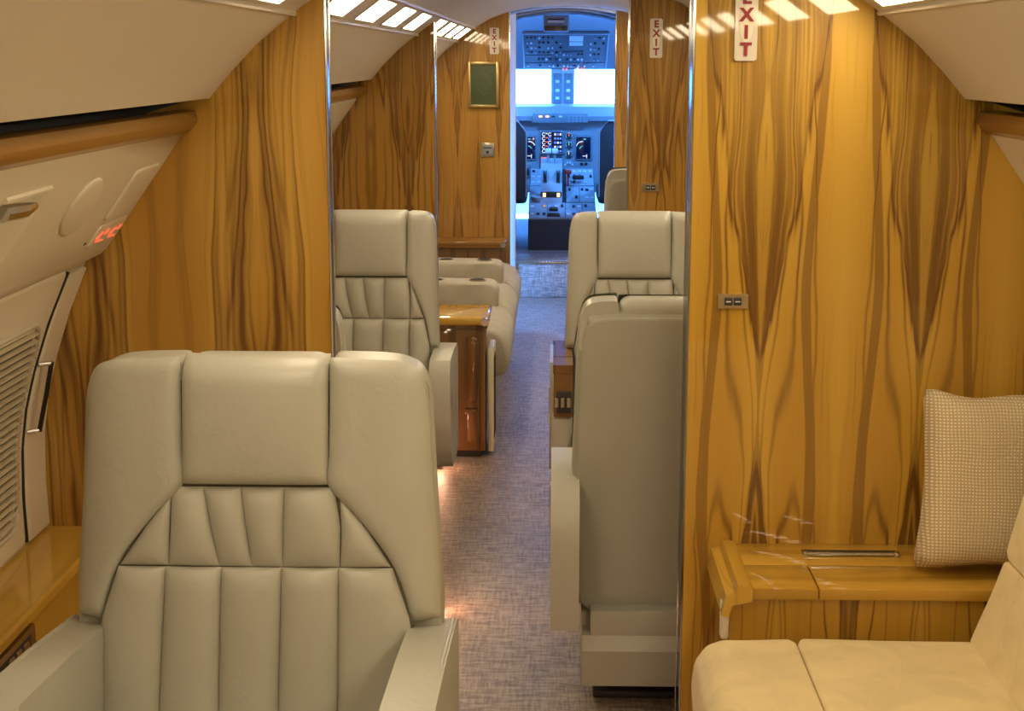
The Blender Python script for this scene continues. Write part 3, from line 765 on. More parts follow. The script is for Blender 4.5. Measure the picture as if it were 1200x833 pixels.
obj('seat_cushion', long_cushion([(0.4965, 0.24), (0.4965, 0.434), (0.70, 0.436), (0.88, 0.430), (0.88, 0.24)], DY0, DY1, 0.012), 'suede', t, auto=60)
obj('lumbar_cushion', long_cushion([(0.842, 0.420), (0.872, 0.515), (0.905, 0.6065), (1.02, 0.6065), (1.00, 0.42)], DY0, DY1, 0.008), 'suede', t, auto=60)
obj('back_cushion', long_cushion([(0.905, 0.6075), (0.915, 0.66), (0.930, 0.74), (0.955, 0.83), (1.00, 0.90), (1.07, 0.89), (1.10, 0.75), (1.04, 0.6075)], DY0, DY1, 0.010), 'suede', t, auto=60)
obj('base', bx(0.33, 1.10, DY0, DY1 - 0.02, 0.0, 0.26, 0.01), 'suede', t)
# end cabinet against the partition
t = thing('end_cabinet', 'golden veneer end cabinet with chrome pull between divan and partition', 'cabinet', (0.8, 3.2, 0))
obj('top_board', bx(0.412, 0.552, 3.045, 3.1995, 0.488, 0.512, 0.002), 'wood_top', t)
obj('top_board', bx(0.5545, 1.175, 3.045, 3.1995, 0.488, 0.512, 0.002), 'wood_top', t)
obj('top_board', bx(0.412, 1.175, 3.200, 3.348, 0.488, 0.512, 0.0005), 'wood_top', t)
obj('front_panel', bx(0.39, 1.17, 3.066, 3.09, 0.0, 0.488), 'wood_cab', t)
obj('side_panel', bx(0.372, 0.39, 3.066, 3.348, 0.0, 0.488), 'wood_cab', t)
mo = prism([(0.352, 0.455), (0.366, 0.452), (0.374, 0.478), (0.398, 0.482), (0.415, 0.486), (0.415, 0.514), (0.402, 0.520), (0.385, 0.520), (0.378, 0.505), (0.360, 0.50)], 3.035, 3.348); bevel_all(mo, 0.003, 2, 30)
obj('edge_moulding', mo, 'wood_ledge', t)
obj('bumper', bx(0.353, 0.371, 3.055, 3.085, 0.395, 0.478, 0.006, 3), 'psu', t)
pu = obj('pull', bx(0.555, 0.765, 3.263, 3.300, 0.5105, 0.5145, 0.0015), 'dark', t)
obj('pull_bar', tube([(0.557, 3.262, 0.517), (0.763, 3.262, 0.517)], 0.004, 8), 'chrome', pu)
for x in (0.560, 0.760): obj('pull_post', bx(x - 0.006, x + 0.006, 3.256, 3.275, 0.511, 0.521, 0.002), 'chrome', pu)
# woven cushion leaning on the partition
def throw_cushion():
    bm = B(); n = 22; hw, hh = 0.205, 0.195
    V = {}
    for side in (1, -1):
        for i in range(n + 1):
            for j in range(n + 1):
                a, b = 2 * i / n - 1, 2 * j / n - 1
                edge = max(abs(a), abs(b)) > 0.999
                if edge and side < 0: V[(side, i, j)] = V[(1, i, j)]; continue
                x = hw * a * (1 - 0.075 * (1 - b * b) * abs(a) ** 1.5) * (1 - 0.042 * (b + 1)); z = hh * b * (1 - 0.085 * (1 - a * a) * abs(b) ** 1.5)
                th = 0.078 * ((1 - a ** 4) * (1 - b ** 4)) ** 0.36
                x *= 1 - 0.045 * abs(b) ** 14; z *= 1 - 0.045 * abs(a) ** 14; z += 0.006 * math.sin(5 * a + 1) * max(0, b)
                V[(side, i, j)] = bm.verts.new((x, -side * th + 0.004 * math.sin(7 * a + 3 * b), z))
    for side in (1, -1):
        for i in range(n):
            for j in range(n):
                f = [V[(side, i, j)], V[(side, i + 1, j)], V[(side, i + 1, j + 1)], V[(side, i, j + 1)]]
                bm.faces.new(f if side > 0 else f[::-1])
    return bm
bm = throw_cushion()
o = obj('throw_cushion', bm, 'weave', auto=180)
me = o.data
for v in me.vertices: v.co.z -= 0.0
o.location = (0.972, 3.150, 0.520); o.rotation_euler = (math.radians(-13), math.radians(0.5), math.radians(-3))
tag(o, 'beige basket weave cushion standing on the end cabinet', 'cushion')

# ------------------------------------------------------------------ exit signs, switch plates, picture
def exit_sign(x0, x1, z0, z1, y, label):
    t = thing('exit_sign', label, 'sign', ((x0 + x1) / 2, y, z0))
    poly = ccw(roundc([(x0, z0), (x1, z0), (x1, z1), (x0, z1)], 0.008, 4))
    bm = prism(poly, y - 0.007, y - 0.0005); bevel_all(bm, 0.002, 2, 60); obj('plate', bm, 'sign', t)
    cx = (x0 + x1) / 2; n = (z1 - z0) / 4.25
    ov = [(cx + 0.015 * math.cos(a), (z0 + z1) / 2 + 0.037 * math.sin(a)) for a in [2 * math.pi * i / 24 for i in range(24)]]
    obj('lens', prism(ccw(ov), y - 0.0078, y - 0.006), 'psu', t)  # no real lens: paler oval stands in for a reflection on the plate
    for i, ch in enumerate('EXIT'):
        text_mesh(ch, n * 1.05, (cx, y - 0.0086, z1 - n * (0.62 + i)), 'signred', t, 'letter', off=0.0016)
exit_sign(0.382, 0.430, 1.585, 1.738, P1A, 'exit sign with red letters on the partition behind the woven cushion')
exit_sign(0.384, 0.435, 1.592, 1.748, P2A, 'small exit sign on the partition behind the right club seats')
exit_sign(-0.371, -0.318, 1.614, 1.762, P3A, 'exit sign above the green picture on the forward bulkhead')
def switch_plate(x0, x1, z0, z1, y, label, n=2):
    t = thing('switch_plate', label, 'switch', ((x0 + x1) / 2, y, z0))
    bm = prism([(x0, z0), (x1, z0), (x1, z1), (x0, z1)], y - 0.006, y - 0.0003); bevel_all(bm, 0.003, 2, 60); obj('plate', bm, 'brass', t)
    w = (x1 - x0); zc = (z0 + z1) / 2; hh = (z1 - z0) * 0.28
    for i in range(n):
        c = (x0 + x1) / 2 + (i - (n - 1) / 2) * w * 0.30
        s = obj('rocker', bx(c - w * 0.13, c + w * 0.13, y - 0.010, y - 0.005, zc - hh, zc + hh, 0.0015), 'dark', t)
        obj('rocker_mark', bx(c - w * 0.08, c + w * 0.08, y - 0.0105, y - 0.0098, zc - hh * 0.15, zc + hh * 0.15), 'cp_white', s)
switch_plate(0.361, 0.427, 1.051, 1.082, P1A, 'satin metal plate with two black rocker switches below the big exit sign')
switch_plate(0.362, 0.432, 1.052, 1.086, P2A, 'satin metal switch plate on the partition below the small exit sign')
t = thing('call_panel', 'square metal control plate below the green picture', 'control panel', (-0.382, P3A, 1.03))
obj('plate', bx(-0.425, -0.345, P3A - 0.008, P3A - 0.0005, 1.030, 1.112, 0.003), 'brass', t)
obj('insert', bx(-0.416, -0.354, P3A - 0.010, P3A - 0.006, 1.042, 1.100, 0.002), 'cp', t)
obj('slot', bx(-0.410, -0.360, P3A - 0.0115, P3A - 0.009, 1.080, 1.086), 'dark', t)
bm = B(); disc(bm, (-0.385, P3A - 0.009, 1.058), 0.008, 0.006); obj('button', bm, 'dark', t)
t = thing('framed_picture', 'small green picture with pale oval drawing in a gilt frame', 'picture', (-0.405, P3A, 1.312))
x0, x1, z0, z1, y = -0.497, -0.318, 1.312, 1.572, P3A
for nm, a in (('frame_stile', (x0, x0 + 0.017, z0, z1)), ('frame_stile', (x1 - 0.017, x1, z0, z1)), ('frame_rail', (x0 + 0.017, x1 - 0.017, z0, z0 + 0.017)), ('frame_rail', (x0 + 0.017, x1 - 0.017, z1 - 0.017, z1))):
    obj(nm, bx(a[0], a[1], y - 0.026, y - 0.0005, a[2], a[3], 0.004), 'goldframe', t)
pc = obj('print', bx(x0 + 0.012, x1 - 0.012, y - 0.012, y - 0.004, z0 + 0.012, z1 - 0.012), 'picgreen', t)
ov = [(-0.405 + 0.036 * math.cos(a), y - 0.0122, 1.445 + 0.058 * math.sin(a)) for a in [2 * math.pi * i / 32 for i in range(33)]]
obj('oval_line', tube(ov, 0.0016, 5), 'picline', pc)
ov = [(-0.400 + 0.014 * math.cos(a), y - 0.0122, 1.445 + 0.030 * math.sin(a)) for a in [math.pi * (0.4 + 1.3 * i / 20) for i in range(21)]]
obj('curl_line', tube(ov, 0.0016, 5), 'picline', pc)
# chair rail and lower cabinet front on the forward bulkhead
t = thing('low_cabinet', 'low veneer cabinet with ledge rail beneath the green picture', 'cabinet', (-0.6, 8.8, 0))
obj('body', bx(-1.10, -0.285, 8.74, P3A - 0.001, 0.0, 0.525), 'wood_dark', t)
obj('ledge_rail', bx(-1.10, -0.272, 8.715, P3A - 0.001, 0.525, 0.565, 0.008, 3), 'wood_rail', t)
obj('door_gap', bx(-0.492, -0.488, 8.738, 8.742, 0.02, 0.52), 'black', t)
bm = B(); disc(bm, (-0.288, 8.712, 0.548), 0.016, 0.018); obj('end_knob', bm, 'chrome', t)

# ------------------------------------------------------------------ wooden end cabinet and side divan of the middle cabin
t = thing('end_cabinet', 'dark glossy wooden end cabinet behind the aisle armrest of left club seat', 'cabinet', (-0.6, 6.18, 0))
obj('body', bx(-1.05, -0.272, 6.03, 6.349, 0.03, 0.535, 0.004), 'wood_dark', t)
obj('plinth', bx(-1.05, -0.29, 6.05, 6.349, 0.0, 0.03), 'black', t)
obj('top_board', bx(-1.07, -0.256, 6.005, 6.349, 0.548, 0.580, 0.010, 3), 'wood_top', t)
obj('top_moulding', bx(-1.06, -0.262, 6.018, 6.349, 0.533, 0.549, 0.005), 'wood_dark', t)
dr = obj('door', bx(-0.345, -0.295, 6.022, 6.031, 0.07, 0.50, 0.003), 'wood_dark', t)
obj('door_panel', bx(-0.335, -0.305, 6.016, 6.024, 0.24, 0.48, 0.003), 'wood_dark', dr)
obj('door_pull', bx(-0.355, -0.305, 6.012, 6.024, 0.185, 0.205, 0.004), 'wood_dark', dr)
bm = B(); disc(bm, (-0.272, 6.012, 0.565), 0.016, 0.02); obj('corner_cap', bm, 'chrome', t)
obj('waste_slot', bx(-0.262, -0.240, 6.06, 6.30, 0.02, 0.44, 0.004), 'psu', t)
obj('slot_gap', bx(-0.2415, -0.2385, 6.10, 6.26, 0.06, 0.40), 'black', t)

t = thing('divan', 'beige three-seat side divan with cup holder armrests before the forward bulkhead', 'divan', (-0.6, 7.6, 0))
Y0, Y1 = 6.46, 8.70; n = 3; L = (Y1 - Y0) / n
obj('base', bx(-1.03, -0.27, Y0, Y1, 0.0, 0.25, 0.01), 'divan', t)
obj('kick_panel', bx(-0.272, -0.262, Y0 + 0.01, Y1 - 0.01, 0.03, 0.26, 0.002), 'cp_light', t)
for i in range(n):
    a, b = Y0 + i * L, Y0 + (i + 1) * L
    obj('seat_cushion', long_cushion([(-0.90, 0.23), (-0.20, 0.245), (-0.178, 0.335), (-0.21, 0.425), (-0.29, 0.457), (-0.90, 0.42)], a + 0.003, b - 0.003, 0.045), 'divan', t, auto=60)
    obj('back_cushion', long_cushion([(-0.92, 0.42), (-0.86, 0.42), (-0.93, 0.72), (-0.98, 0.90), (-1.06, 0.90), (-1.08, 0.42)], a + 0.004, b - 0.004, 0.03), 'divan', t, auto=60)
for i in (1, 2):
    y = Y0 + i * L
    am = obj('armrest', long_cushion([(-0.88, 0.40), (-0.262, 0.42), (-0.258, 0.530), (-0.285, 0.557), (-0.88, 0.567)], y - 0.10, y + 0.10, 0.03), 'divan', t, auto=60)
    for x in (-0.36, -0.56):
        bm = B(); disc(bm, (x, y - 0.01, 0.557), 0.040, 0.007, (0, 0, 1), 20); cu = obj('cup_holder', bm, 'brass', am)
        bm = B(); disc(bm, (x, y - 0.01, 0.5635), 0.034, 0.0015, (0, 0, 1), 20); obj('cup_well', bm, 'black', am)

# foot lamp by the end cabinet, and another near the wide seat
def foot_lamp(x, y, z, label, power):
    t = thing('foot_lamp', label, 'lamp', (x, y, 0))
    obj('lamp_post', tube([(x, y, 0.0), (x, y, z)], [0.016, 0.012], 10), 'chrome', t)
    bm = B(); bmesh.ops.create_uvsphere(bm, u_segments=12, v_segments=8, radius=0.016); bmesh.ops.translate(bm, verts=bm.verts, vec=(x, y, z + 0.012)); obj('lamp_bulb', bm, 'foot', t)
    ld = bpy.data.lights.new('foot_lamp_light', 'POINT'); ld.energy = power; ld.color = (1.0, 0.46, 0.26); ld.shadow_soft_size = 0.02
    lo = bpy.data.objects.new('foot_lamp_light', ld); COL.objects.link(lo); lo.parent = t; lo.location = (0.0, -0.02, z + 0.045)
foot_lamp(-0.445, 5.86, 0.03, 'glowing foot lamp on carpet at the base of the wooden end cabinet', 0.7)
foot_lamp(-0.335, 4.30, 0.03, 'low foot lamp hidden in front of the left club seat', 1.0)
foot_lamp(-0.20, 3.00, 0.03, 'low foot lamp hidden behind the wide grey seat', 0.8)

# ------------------------------------------------------------------ entry vestibule and cockpit
# vestibule: open entry doorway on the left lets daylight in
bm = bx(-1.22, -1.16, P3B, 9.45, 0.0, 1.95); box(bm, -1.22, -1.16, 10.05, 10.45, 0, 1.95); box(bm, -1.22, -1.16, 9.45, 10.05, 1.50, 1.95)
struct(obj('wall_entry', bm, 'cp_light', smooth=False), 'pale wall around the open entry doorway')
struct(obj('wall_galley', bx(0.95, 1.0, P3B, 10.31, 0, 1.95), 'wood_plain'), 'veneer wall opposite the entry doorway')
prof = [(XC + 1.15 * math.sin(a), 1.02 + 0.90 * math.cos(a)) for a in [math.radians(-75 + 150 * i / 20) for i in range(21)]]
struct(obj('ceiling_forward', strip(prof, P3A, 11.9), 'cp_ceil'), 'pale curved vestibule and cockpit ceiling')
struct(obj('floor_cockpit', bx(-1.2, 1.3, Y_STEP, 13.2, 0.0, 0.238), 'cp'), 'raised cockpit floor')
st = struct(obj('trim_step', bx(-0.60, 0.80, Y_STEP - 0.02, Y_STEP + 0.44, 0.0, 0.242, 0.012), 'carpet_step'), 'carpeted step up into the cockpit')
obj('step_nosing', bx(-0.60, 0.80, Y_STEP - 0.026, Y_STEP - 0.004, 0.228, 0.246, 0.003), 'chrome', st)
struct(obj('trim_door_post_left', bx(-0.33, -0.255, 10.27, 10.36, 0.0, 1.90, 0.008), 'cp_white'), 'bright left post of the cockpit doorway')
struct(obj('trim_door_post_right', bx(0.405, 0.47, 10.27, 10.36, 0.0, 1.90, 0.008), 'bronze'), 'polished right post of the cockpit doorway')
struct(obj('wall_bulkhead_left', bx(-1.16, -0.33, 10.29, 10.34, 0, 1.95), 'cp_light'), 'cockpit bulkhead')
struct(obj('wall_bulkhead_right', bx(0.47, 1.0, 10.29, 10.34, 0, 1.95), 'cp_light'), 'cockpit bulkhead')
for i in range(7):
    z = 0.9 + 0.14 * i
    bm = B(); disc(bm, (0.4385, 10.27, z), 0.008, 0.004); struct(obj('trim_rivet_%d' % (i + 1), bm, 'chrome'))
# ceiling details: ribs and reading fixtures
for i, y in enumerate((9.5, 10.0, 10.6, 11.2)):
    a = [(XC + 1.14 * math.sin(q), y, 1.02 + 0.893 * math.cos(q)) for q in [math.radians(-40 + 80 * j / 16) for j in range(17)]]
    struct(obj('trim_ceiling_rib_%d' % (i + 1), tube(a, 0.008, 6), 'cp'))

# windshield: frame with two panes and a centre post
FY0, FY1 = 12.75, 12.45     # lower edge is further forward than the upper edge
def fy(z): return FY0 + (z - 1.20) * (FY1 - FY0) / 0.36
def slant(poly, d, bm=None):
    bm = bm or B(); return prism(poly, 0, d, bm, lambda x, y, z: (x, fy(z) + y, z))
wf = struct(obj('wall_cockpit_front', slant([(-1.15, 0.24), (1.28, 0.24), (1.28, 1.215), (-1.15, 1.215)], 0.03), 'cp'), 'cockpit front structure with two windshields')
obj('header', slant([(-1.15, 1.505), (1.28, 1.505), (1.28, 1.95), (-1.15, 1.95)], 0.03), 'cp_over', wf)
post = obj('centre_post', slant([(-0.028, 1.20), (0.160, 1.20), (0.160, 1.53), (-0.028, 1.53)], 0.05), 'cp', wf)
for x in (-1.15, 1.13): obj('side_post', slant([(x, 1.2), (x + 0.15, 1.2), (x + 0.15, 1.53), (x, 1.53)], 0.04), 'cp', wf)
for nm, xa, xb in (('windshield_pane', -1.0, -0.03), ('windshield_pane', 0.162, 1.13)):
    obj(nm, slant([(xa, 1.215), (xb, 1.215), (xb, 1.505), (xa, 1.505)], 0.008), 'glass', wf)
# two chart plates on the centre post
for x in (-0.012, 0.074):
    q = obj('post_plate', bx(x, x + 0.07, 12.36, 12.372, 1.235, 1.475, 0.004), 'cp_panel', post)
    for zz in (1.27, 1.33, 1.40): obj('post_clip', bx(x + 0.02, x + 0.05, 12.352, 12.362, zz, zz + 0.022, 0.003), 'cp_white', post)
# cockpit side walls with a side window opening each
for s, nm in ((-1, 'left'), (1, 'right')):
    x = XC + s * 1.1; a, b = sorted((x, x + s * 0.04))
    bm = bx(a, b, 10.34, 12.9, 0.2, 1.12); box(bm, a, b, 10.34, 11.25, 1.12, 1.6); box(bm, a, b, 10.34, 12.9, 1.5, 1.95); box(bm, a, b, 12.3, 12.9, 1.12, 1.5)
    w = struct(obj('wall_cockpit_' + nm, bm, 'cp', smooth=False), 'cockpit side wall')
    obj('side_window_pane', bx(x + s * 0.01, x + s * 0.018, 11.25, 12.3, 1.12, 1.5) if s > 0 else bx(x - 0.018, x - 0.01, 11.25, 12.3, 1.12, 1.5), 'glass', w)

# overhead panel
CYX = 0.072
t = thing('overhead_panel', 'blue grey overhead switch panel above the windshields', 'control panel', (CYX, 12.2, 1.5))
def ov_pt(u, v, d=0.0):          # u across, v 0 (front low) .. 1 (aft high)
    return (u, 12.40 - 0.62 * v - 0.4 * d, 1.515 + 0.262 * v - 0.9 * d)
def ov_patch(u0, u1, v0, v1, h, mat, nm, parent, base=0.0):
    bm = B(); vs = [bm.verts.new(ov_pt(u, v, d)) for d in (base, base + h) for u, v in ((u0, v0), (u1, v0), (u1, v1), (u0, v1))]
    for f in ((0, 1, 2, 3), (4, 5, 6, 7), (0, 1, 5, 4), (1, 2, 6, 5), (2, 3, 7, 6), (3, 0, 4, 7)): bm.faces.new([vs[i] for i in f])
    return obj(nm, bm, mat, parent, smooth=False)
body = ov_patch(-0.235, 0.40, 0.0, 1.0, 0.02, 'cp_over', 'panel_body', t, -0.02)
rs = random.Random(3)
for (a, b, c, d) in ((-0.225, -0.07, 0.42, 0.97), (-0.065, 0.06, 0.42, 0.97), (0.10, 0.225, 0.55, 0.97), (0.26, 0.385, 0.20, 0.97), (-0.225, -0.02, 0.20, 0.39), (0.0, 0.225, 0.22, 0.50), (-0.225, -0.10, 0.02, 0.17), (-0.09, 0.04, 0.02, 0.17), (0.06, 0.20, 0.02, 0.17), (0.22, 0.385, 0.02, 0.17)):
    sub = ov_patch(a, b, c, d, 0.006, 'cp_over', 'switch_module', t)
    if (a, b) == (0.10, 0.225):
        ov_patch(a + 0.01, b - 0.01, 0.80, 0.95, 0.003, 'cp_white', 'display', sub, 0.006); ov_patch(a + 0.01, b - 0.01, 0.68, 0.78, 0.003, 'cp_white', 'display', sub, 0.006); continue
    nu = max(2, int((b - a) / 0.028)); nv = max(1, int((d - c) / 0.13))
    for i in range(nu):
        for j in range(nv):
            u = a + (b - a) * (i + 0.5) / nu; v = c + (d - c) * (j + 0.5) / nv; r = rs.random()
            if r < 0.45: ov_patch(u - 0.007, u + 0.007, v - 0.025, v + 0.02, 0.008, 'cp_white' if r < 0.22 else 'cp_light', 'switch', sub, 0.005)
            elif r < 0.85: ov_patch(u - 0.008, u + 0.008, v - 0.02, v + 0.02, 0.012, 'knob', 'switch', sub, 0.005)
for u, m in ((0.062, 'scr_red'), (0.088, 'scr_red'), (0.175, 'scr_amber'), (0.205, 'scr_red'), (0.225, 'scr_red')): ov_patch(u, u + 0.012, -0.01, 0.05, 0.006, m, 'warning_light', body, 0.012)
for x, m in ((-0.245, 'cp_light'), (0.40, 'cp_light')): ov_patch(x, x + 0.010, 0.0, 1.0, 0.012, m, 'edge_rail', t, 0.0)
ov_patch(-0.245, 0.41, 1.0, 1.03, 0.02, 'cp_light', 'edge_rail', t, -0.005)
# headliner speaker block above the overhead panel
t = thing('ceiling_console', 'pale blue console block on the cockpit ceiling above the overhead panel', 'console', (0.03, 11.5, 1.74))
obj('body', bx(-0.085, 0.105, 11.42, 11.72, 1.785, 1.90, 0.012), 'cp_light', t)
obj('grille', bx(-0.05, 0.07, 11.405, 11.425, 1.842, 1.862, 0.003), 'cp_white', t)
obj('grille_bar', bx(-0.05, 0.07, 11.405, 11.425, 1.865, 1.874, 0.002), 'cp_dark', t)
q = obj('brown_box', bx(-0.075, 0.09, 11.35, 11.43, 1.785, 1.822, 0.004), 'wood_dark', t)
bm = B(); disc(bm, (0.062, 11.35, 1.805), 0.014, 0.006); obj('box_knob', bm, 'knob', q)

# glareshield and instrument panel
t = thing('instrument_panel', 'blue lit cockpit instrument panel with gauges and dark screens', 'instrument panel', (CYX, 12.2, 0.6))
IY = 12.18
obj('glareshield', prism_axis([(12.06, 1.115), (12.05, 1.150), (12.10, 1.222), (12.60, 1.232), (12.60, 1.10)], -0.95, 1.08, 'X'), 'cp', t)
gf = obj('annunciator_panel', bx(-0.17, 0.26, 12.035, 12.06, 1.10, 1.172, 0.004), 'cp_panel', t)
for x, m in ((-0.12, 'scr_amber'), (-0.068, 'scr_amber'), (-0.02, 'cp_dark'), (0.035, 'cp_white')): obj('annunciator', bx(x, x + 0.026, 12.028, 12.036, 1.143, 1.155, 0.001), m, gf)
for i in range(5):
    for j in range(3): obj('key', bx(0.105 + i * 0.028, 0.125 + i * 0.028, 12.028, 12.037, 1.108 + j * 0.018, 1.120 + j * 0.018, 0.001), 'cp', gf)
ip = obj('panel', bx(-0.95, 1.08, IY, IY + 0.04, 0.55, 1.118), 'cp', t)
def scr(x0, x1, z0, z1, nm, parent=ip):
    b = obj('bezel', bx(x0 - 0.012, x1 + 0.012, IY - 0.018, IY + 0.002, z0 - 0.012, z1 + 0.012, 0.004), 'cp_panel', parent)
    return obj(nm, bx(x0, x1, IY - 0.0215, IY - 0.016, z0, z1, 0.001), 'screen', b)
def arc(cx, cz, r, a0, a1, rad, mat, par, y=None, nm='dial_arc'):
    y = IY - 0.0235 if y is None else y
    return obj(nm, tube([(cx + r * math.cos(a), y, cz + r * math.sin(a)) for a in [math.radians(a0 + (a1 - a0) * i / 14) for i in range(15)]], rad, 5), mat, par)
e = scr(-0.105, 0.062, 0.862, 1.026, 'engine_screen'); e = e.parent
for j in range(5):
    z = 1.010 - 0.0325 * j - 0.004
    arc(-0.082, z, 0.012, 40, 330, 0.0028, 'scr_white', e); arc(-0.034, z, 0.012, 40, 330, 0.0028, 'scr_white' if j % 2 == 0 else 'scr_blue', e)
    obj('readout', bx(-0.068, -0.052, IY - 0.0245, IY - 0.022, z + 0.002, z + 0.010), 'scr_red' if j in (1, 2, 3) else 'scr_white', e)
    for x in (0.000, 0.022, 0.042): obj('readout', bx(x, x + 0.014, IY - 0.0245, IY - 0.022, z - 0.008, z + 0.008), 'scr_blue' if (j + int(x * 1000)) % 3 else 'scr_white', e)
for x0, x1 in ((-0.262, -0.150), (0.172, 0.285)):
    d = scr(x0, x1, 0.815, 0.985, 'flight_display').parent
    cx = (x0 + x1) / 2; s = -1 if x0 < 0 else 1
    arc(cx - 0.01 * s, 0.905, 0.045, 20 if s < 0 else 80, 100 if s < 0 else 165, 0.0035, 'scr_white', d); arc(cx, 0.885, 0.03, 20 if s < 0 else 100, 90 if s < 0 else 165, 0.003, 'scr_cyan', d)
    obj('readout', bx(cx - 0.005, cx + 0.03, IY - 0.0245, IY - 0.022, 0.835, 0.840), 'scr_white', d); obj('readout', bx(cx + 0.025, cx + 0.03, IY - 0.0245, IY - 0.022, 0.820, 0.850), 'scr_white', d)
    obj('readout', bx(cx, cx + 0.02, IY - 0.0245, IY - 0.022, 0.965, 0.973), 'scr_cyan', d)
for z, m in ((0.995, 'scr_red'), (0.925, 'scr_cyan'), (0.852, 'scr_white')):
    bm = B(); disc(bm, (0.115, IY + 0.001, z), 0.032, 0.016, n=24); gd = obj('gauge', bm, 'cp_dark', ip)
    arc(0.115, z, 0.025, -40, 220, 0.003, 'cp_white', gd, IY - 0.017)
    obj('needle', bx(0.112, 0.118, IY - 0.019, IY - 0.016, z - 0.004, z + 0.020), m, gd)
# radio stack below the engine screen
rb = obj('radio_stack', bx(-0.115, 0.062, IY - 0.02, IY + 0.002, 0.715, 0.845, 0.004), 'cp_dark', ip)
obj('radio_display', bx(-0.105, -0.050, IY - 0.024, IY - 0.019, 0.765, 0.828), 'scr_red', rb); obj('radio_display', bx(-0.105, -0.050, IY - 0.024, IY - 0.019, 0.728, 0.760), 'scr_blue', rb)
for i in range(3):
    for j in range(2): obj('radio_key', bx(-0.035 + 0.031 * i, -0.010 + 0.031 * i, IY - 0.026, IY - 0.019, 0.765 + 0.03 * j, 0.787 + 0.03 * j, 0.002), 'cp', rb)
for i, a in enumerate((150, 110, 70, 30)):
    bm = B(); disc(bm, (0.115 + 0.033 * math.cos(math.radians(a)), IY, 0.755 + 0.03 * math.sin(math.radians(a))), 0.009, 0.012, n=10); obj('indicator', bm, 'cp_white', ip)
obj('lever_plate', bx(-0.235, -0.180, IY - 0.012, IY, 0.66, 0.775, 0.003), 'cp_panel', ip); obj('gear_lever', bx(-0.215, -0.200, IY - 0.05, IY - 0.01, 0.69, 0.745, 0.004), 'knob', ip)
for x in (0.215, 0.25):
    bm = B(); disc(bm, (x, IY, 0.775), 0.012, 0.014, n=12); obj('panel_knob', bm, 'knob', ip)

# centre pedestal
t = thing('centre_pedestal', 'blue lit cockpit pedestal with throttle quadrant and dark rear face', 'pedestal', (0.02, 11.5, 0.238))
PY0, PZ0, PY1, PZ1 = 10.98, 0.452, 12.02, 0.745
def ped(x, q, d):            # q 0 (aft) .. 1 (fwd) on the sloping top, d above it
    return (0.06 + (x - 0.03) * 0.8, PY0 + (PY1 - PY0) * q - 0.24 * d, PZ0 + (PZ1 - PZ0) * q + 0.97 * d)
pb = prism_axis([(PY0, 0.238), (PY0, PZ0), (PY1, PZ1), (PY1, 0.238)], -0.184, 0.304, 'X'); obj('pedestal_body', pb, 'cp_dark', t, smooth=False)
def pbox(x0, x1, q0, q1, h, mat, nm, parent=t, base=0.0):
    bm = B(); vs = [bm.verts.new(ped(x, q, d)) for d in (base, base + h) for x, q in ((x0, q0), (x1, q0), (x1, q1), (x0, q1))]
    for f in ((0, 1, 2, 3), (4, 5, 6, 7), (0, 1, 5, 4), (1, 2, 6, 5), (2, 3, 7, 6), (3, 0, 4, 7)): bm.faces.new([vs[i] for i in f])
    return obj(nm, bm, mat, parent, smooth=False)
for x0, x1, q0, q1 in ((-0.27, -0.105, 0.02, 0.30), (-0.10, 0.055, 0.02, 0.30), (0.06, 0.21, 0.02, 0.30), (0.215, 0.33, 0.02, 0.30), (-0.27, -0.11, 0.32, 0.62), (0.07, 0.19, 0.32, 0.62), (0.195, 0.33, 0.32, 0.62), (-0.27, -0.11, 0.64, 0.98), (0.07, 0.33, 0.64, 0.98)):
    mdl = pbox(x0, x1, q0, q1, 0.010, 'cp', 'control_module')
    nu = max(2, int((x1 - x0) / 0.045)); nq = max(2, int((q1 - q0) / 0.10))
    for i in range(nu):
        for j in range(nq):
            r = rs.random(); u = x0 + (x1 - x0) * (i + 0.5) / nu; q = q0 + (q1 - q0) * (j + 0.5) / nq
            if r < 0.30: pbox(u - 0.010, u + 0.010, q - 0.012, q + 0.012, 0.016, 'knob', 'control_knob', mdl, 0.010)
            elif r < 0.50: pbox(u - 0.016, u + 0.016, q - 0.008, q + 0.008, 0.006, 'cp_white', 'control_key', mdl, 0.010)
            elif r < 0.62: pbox(u - 0.014, u + 0.014, q - 0.02, q + 0.02, 0.004, 'screen', 'control_window', mdl, 0.010)
bm = B(); disc(bm, ped(-0.19, 0.36, 0.01), 0.05, 0.03, (0, -0.24, 0.97), 20); wdg = obj('trim_wheel', bm, 'cp_light', t)
# throttle quadrant
tq = obj('throttle_quadrant', prism_axis([(11.30, 0.54), (11.34, 0.66), (11.50, 0.80), (11.78, 0.845), (11.94, 0.80), (12.0, 0.72), (11.9, 0.62)], -0.100, 0.060, 'X'), 'cp', t)
obj('quadrant_recess', bx(-0.095, 0.055, 11.315, 11.345, 0.565, 0.628, 0.004), 'knob', tq)
for x in (-0.082, 0.022): tag(obj('lit_switch', bx(x, x + 0.022, 11.308, 11.318, 0.590, 0.620, 0.002), 'scr_amber', tq), 'glowing amber square switch')
for x in (-0.080, -0.060, 0.018, 0.038): obj('quadrant_slot', bx(x, x + 0.005, 11.36, 11.46, 0.69, 0.78), 'black', tq)
for x in (-0.055, -0.005):
    lv = obj('throttle_lever', tube([(x + 0.01, 11.62, 0.80), (x + 0.01, 11.58, 0.90)], 0.008, 8), 'cp_light', tq)
    obj('throttle_grip', bx(x - 0.012, x + 0.034, 11.555, 11.60, 0.893, 0.930, 0.010, 3), 'cp_white', lv)
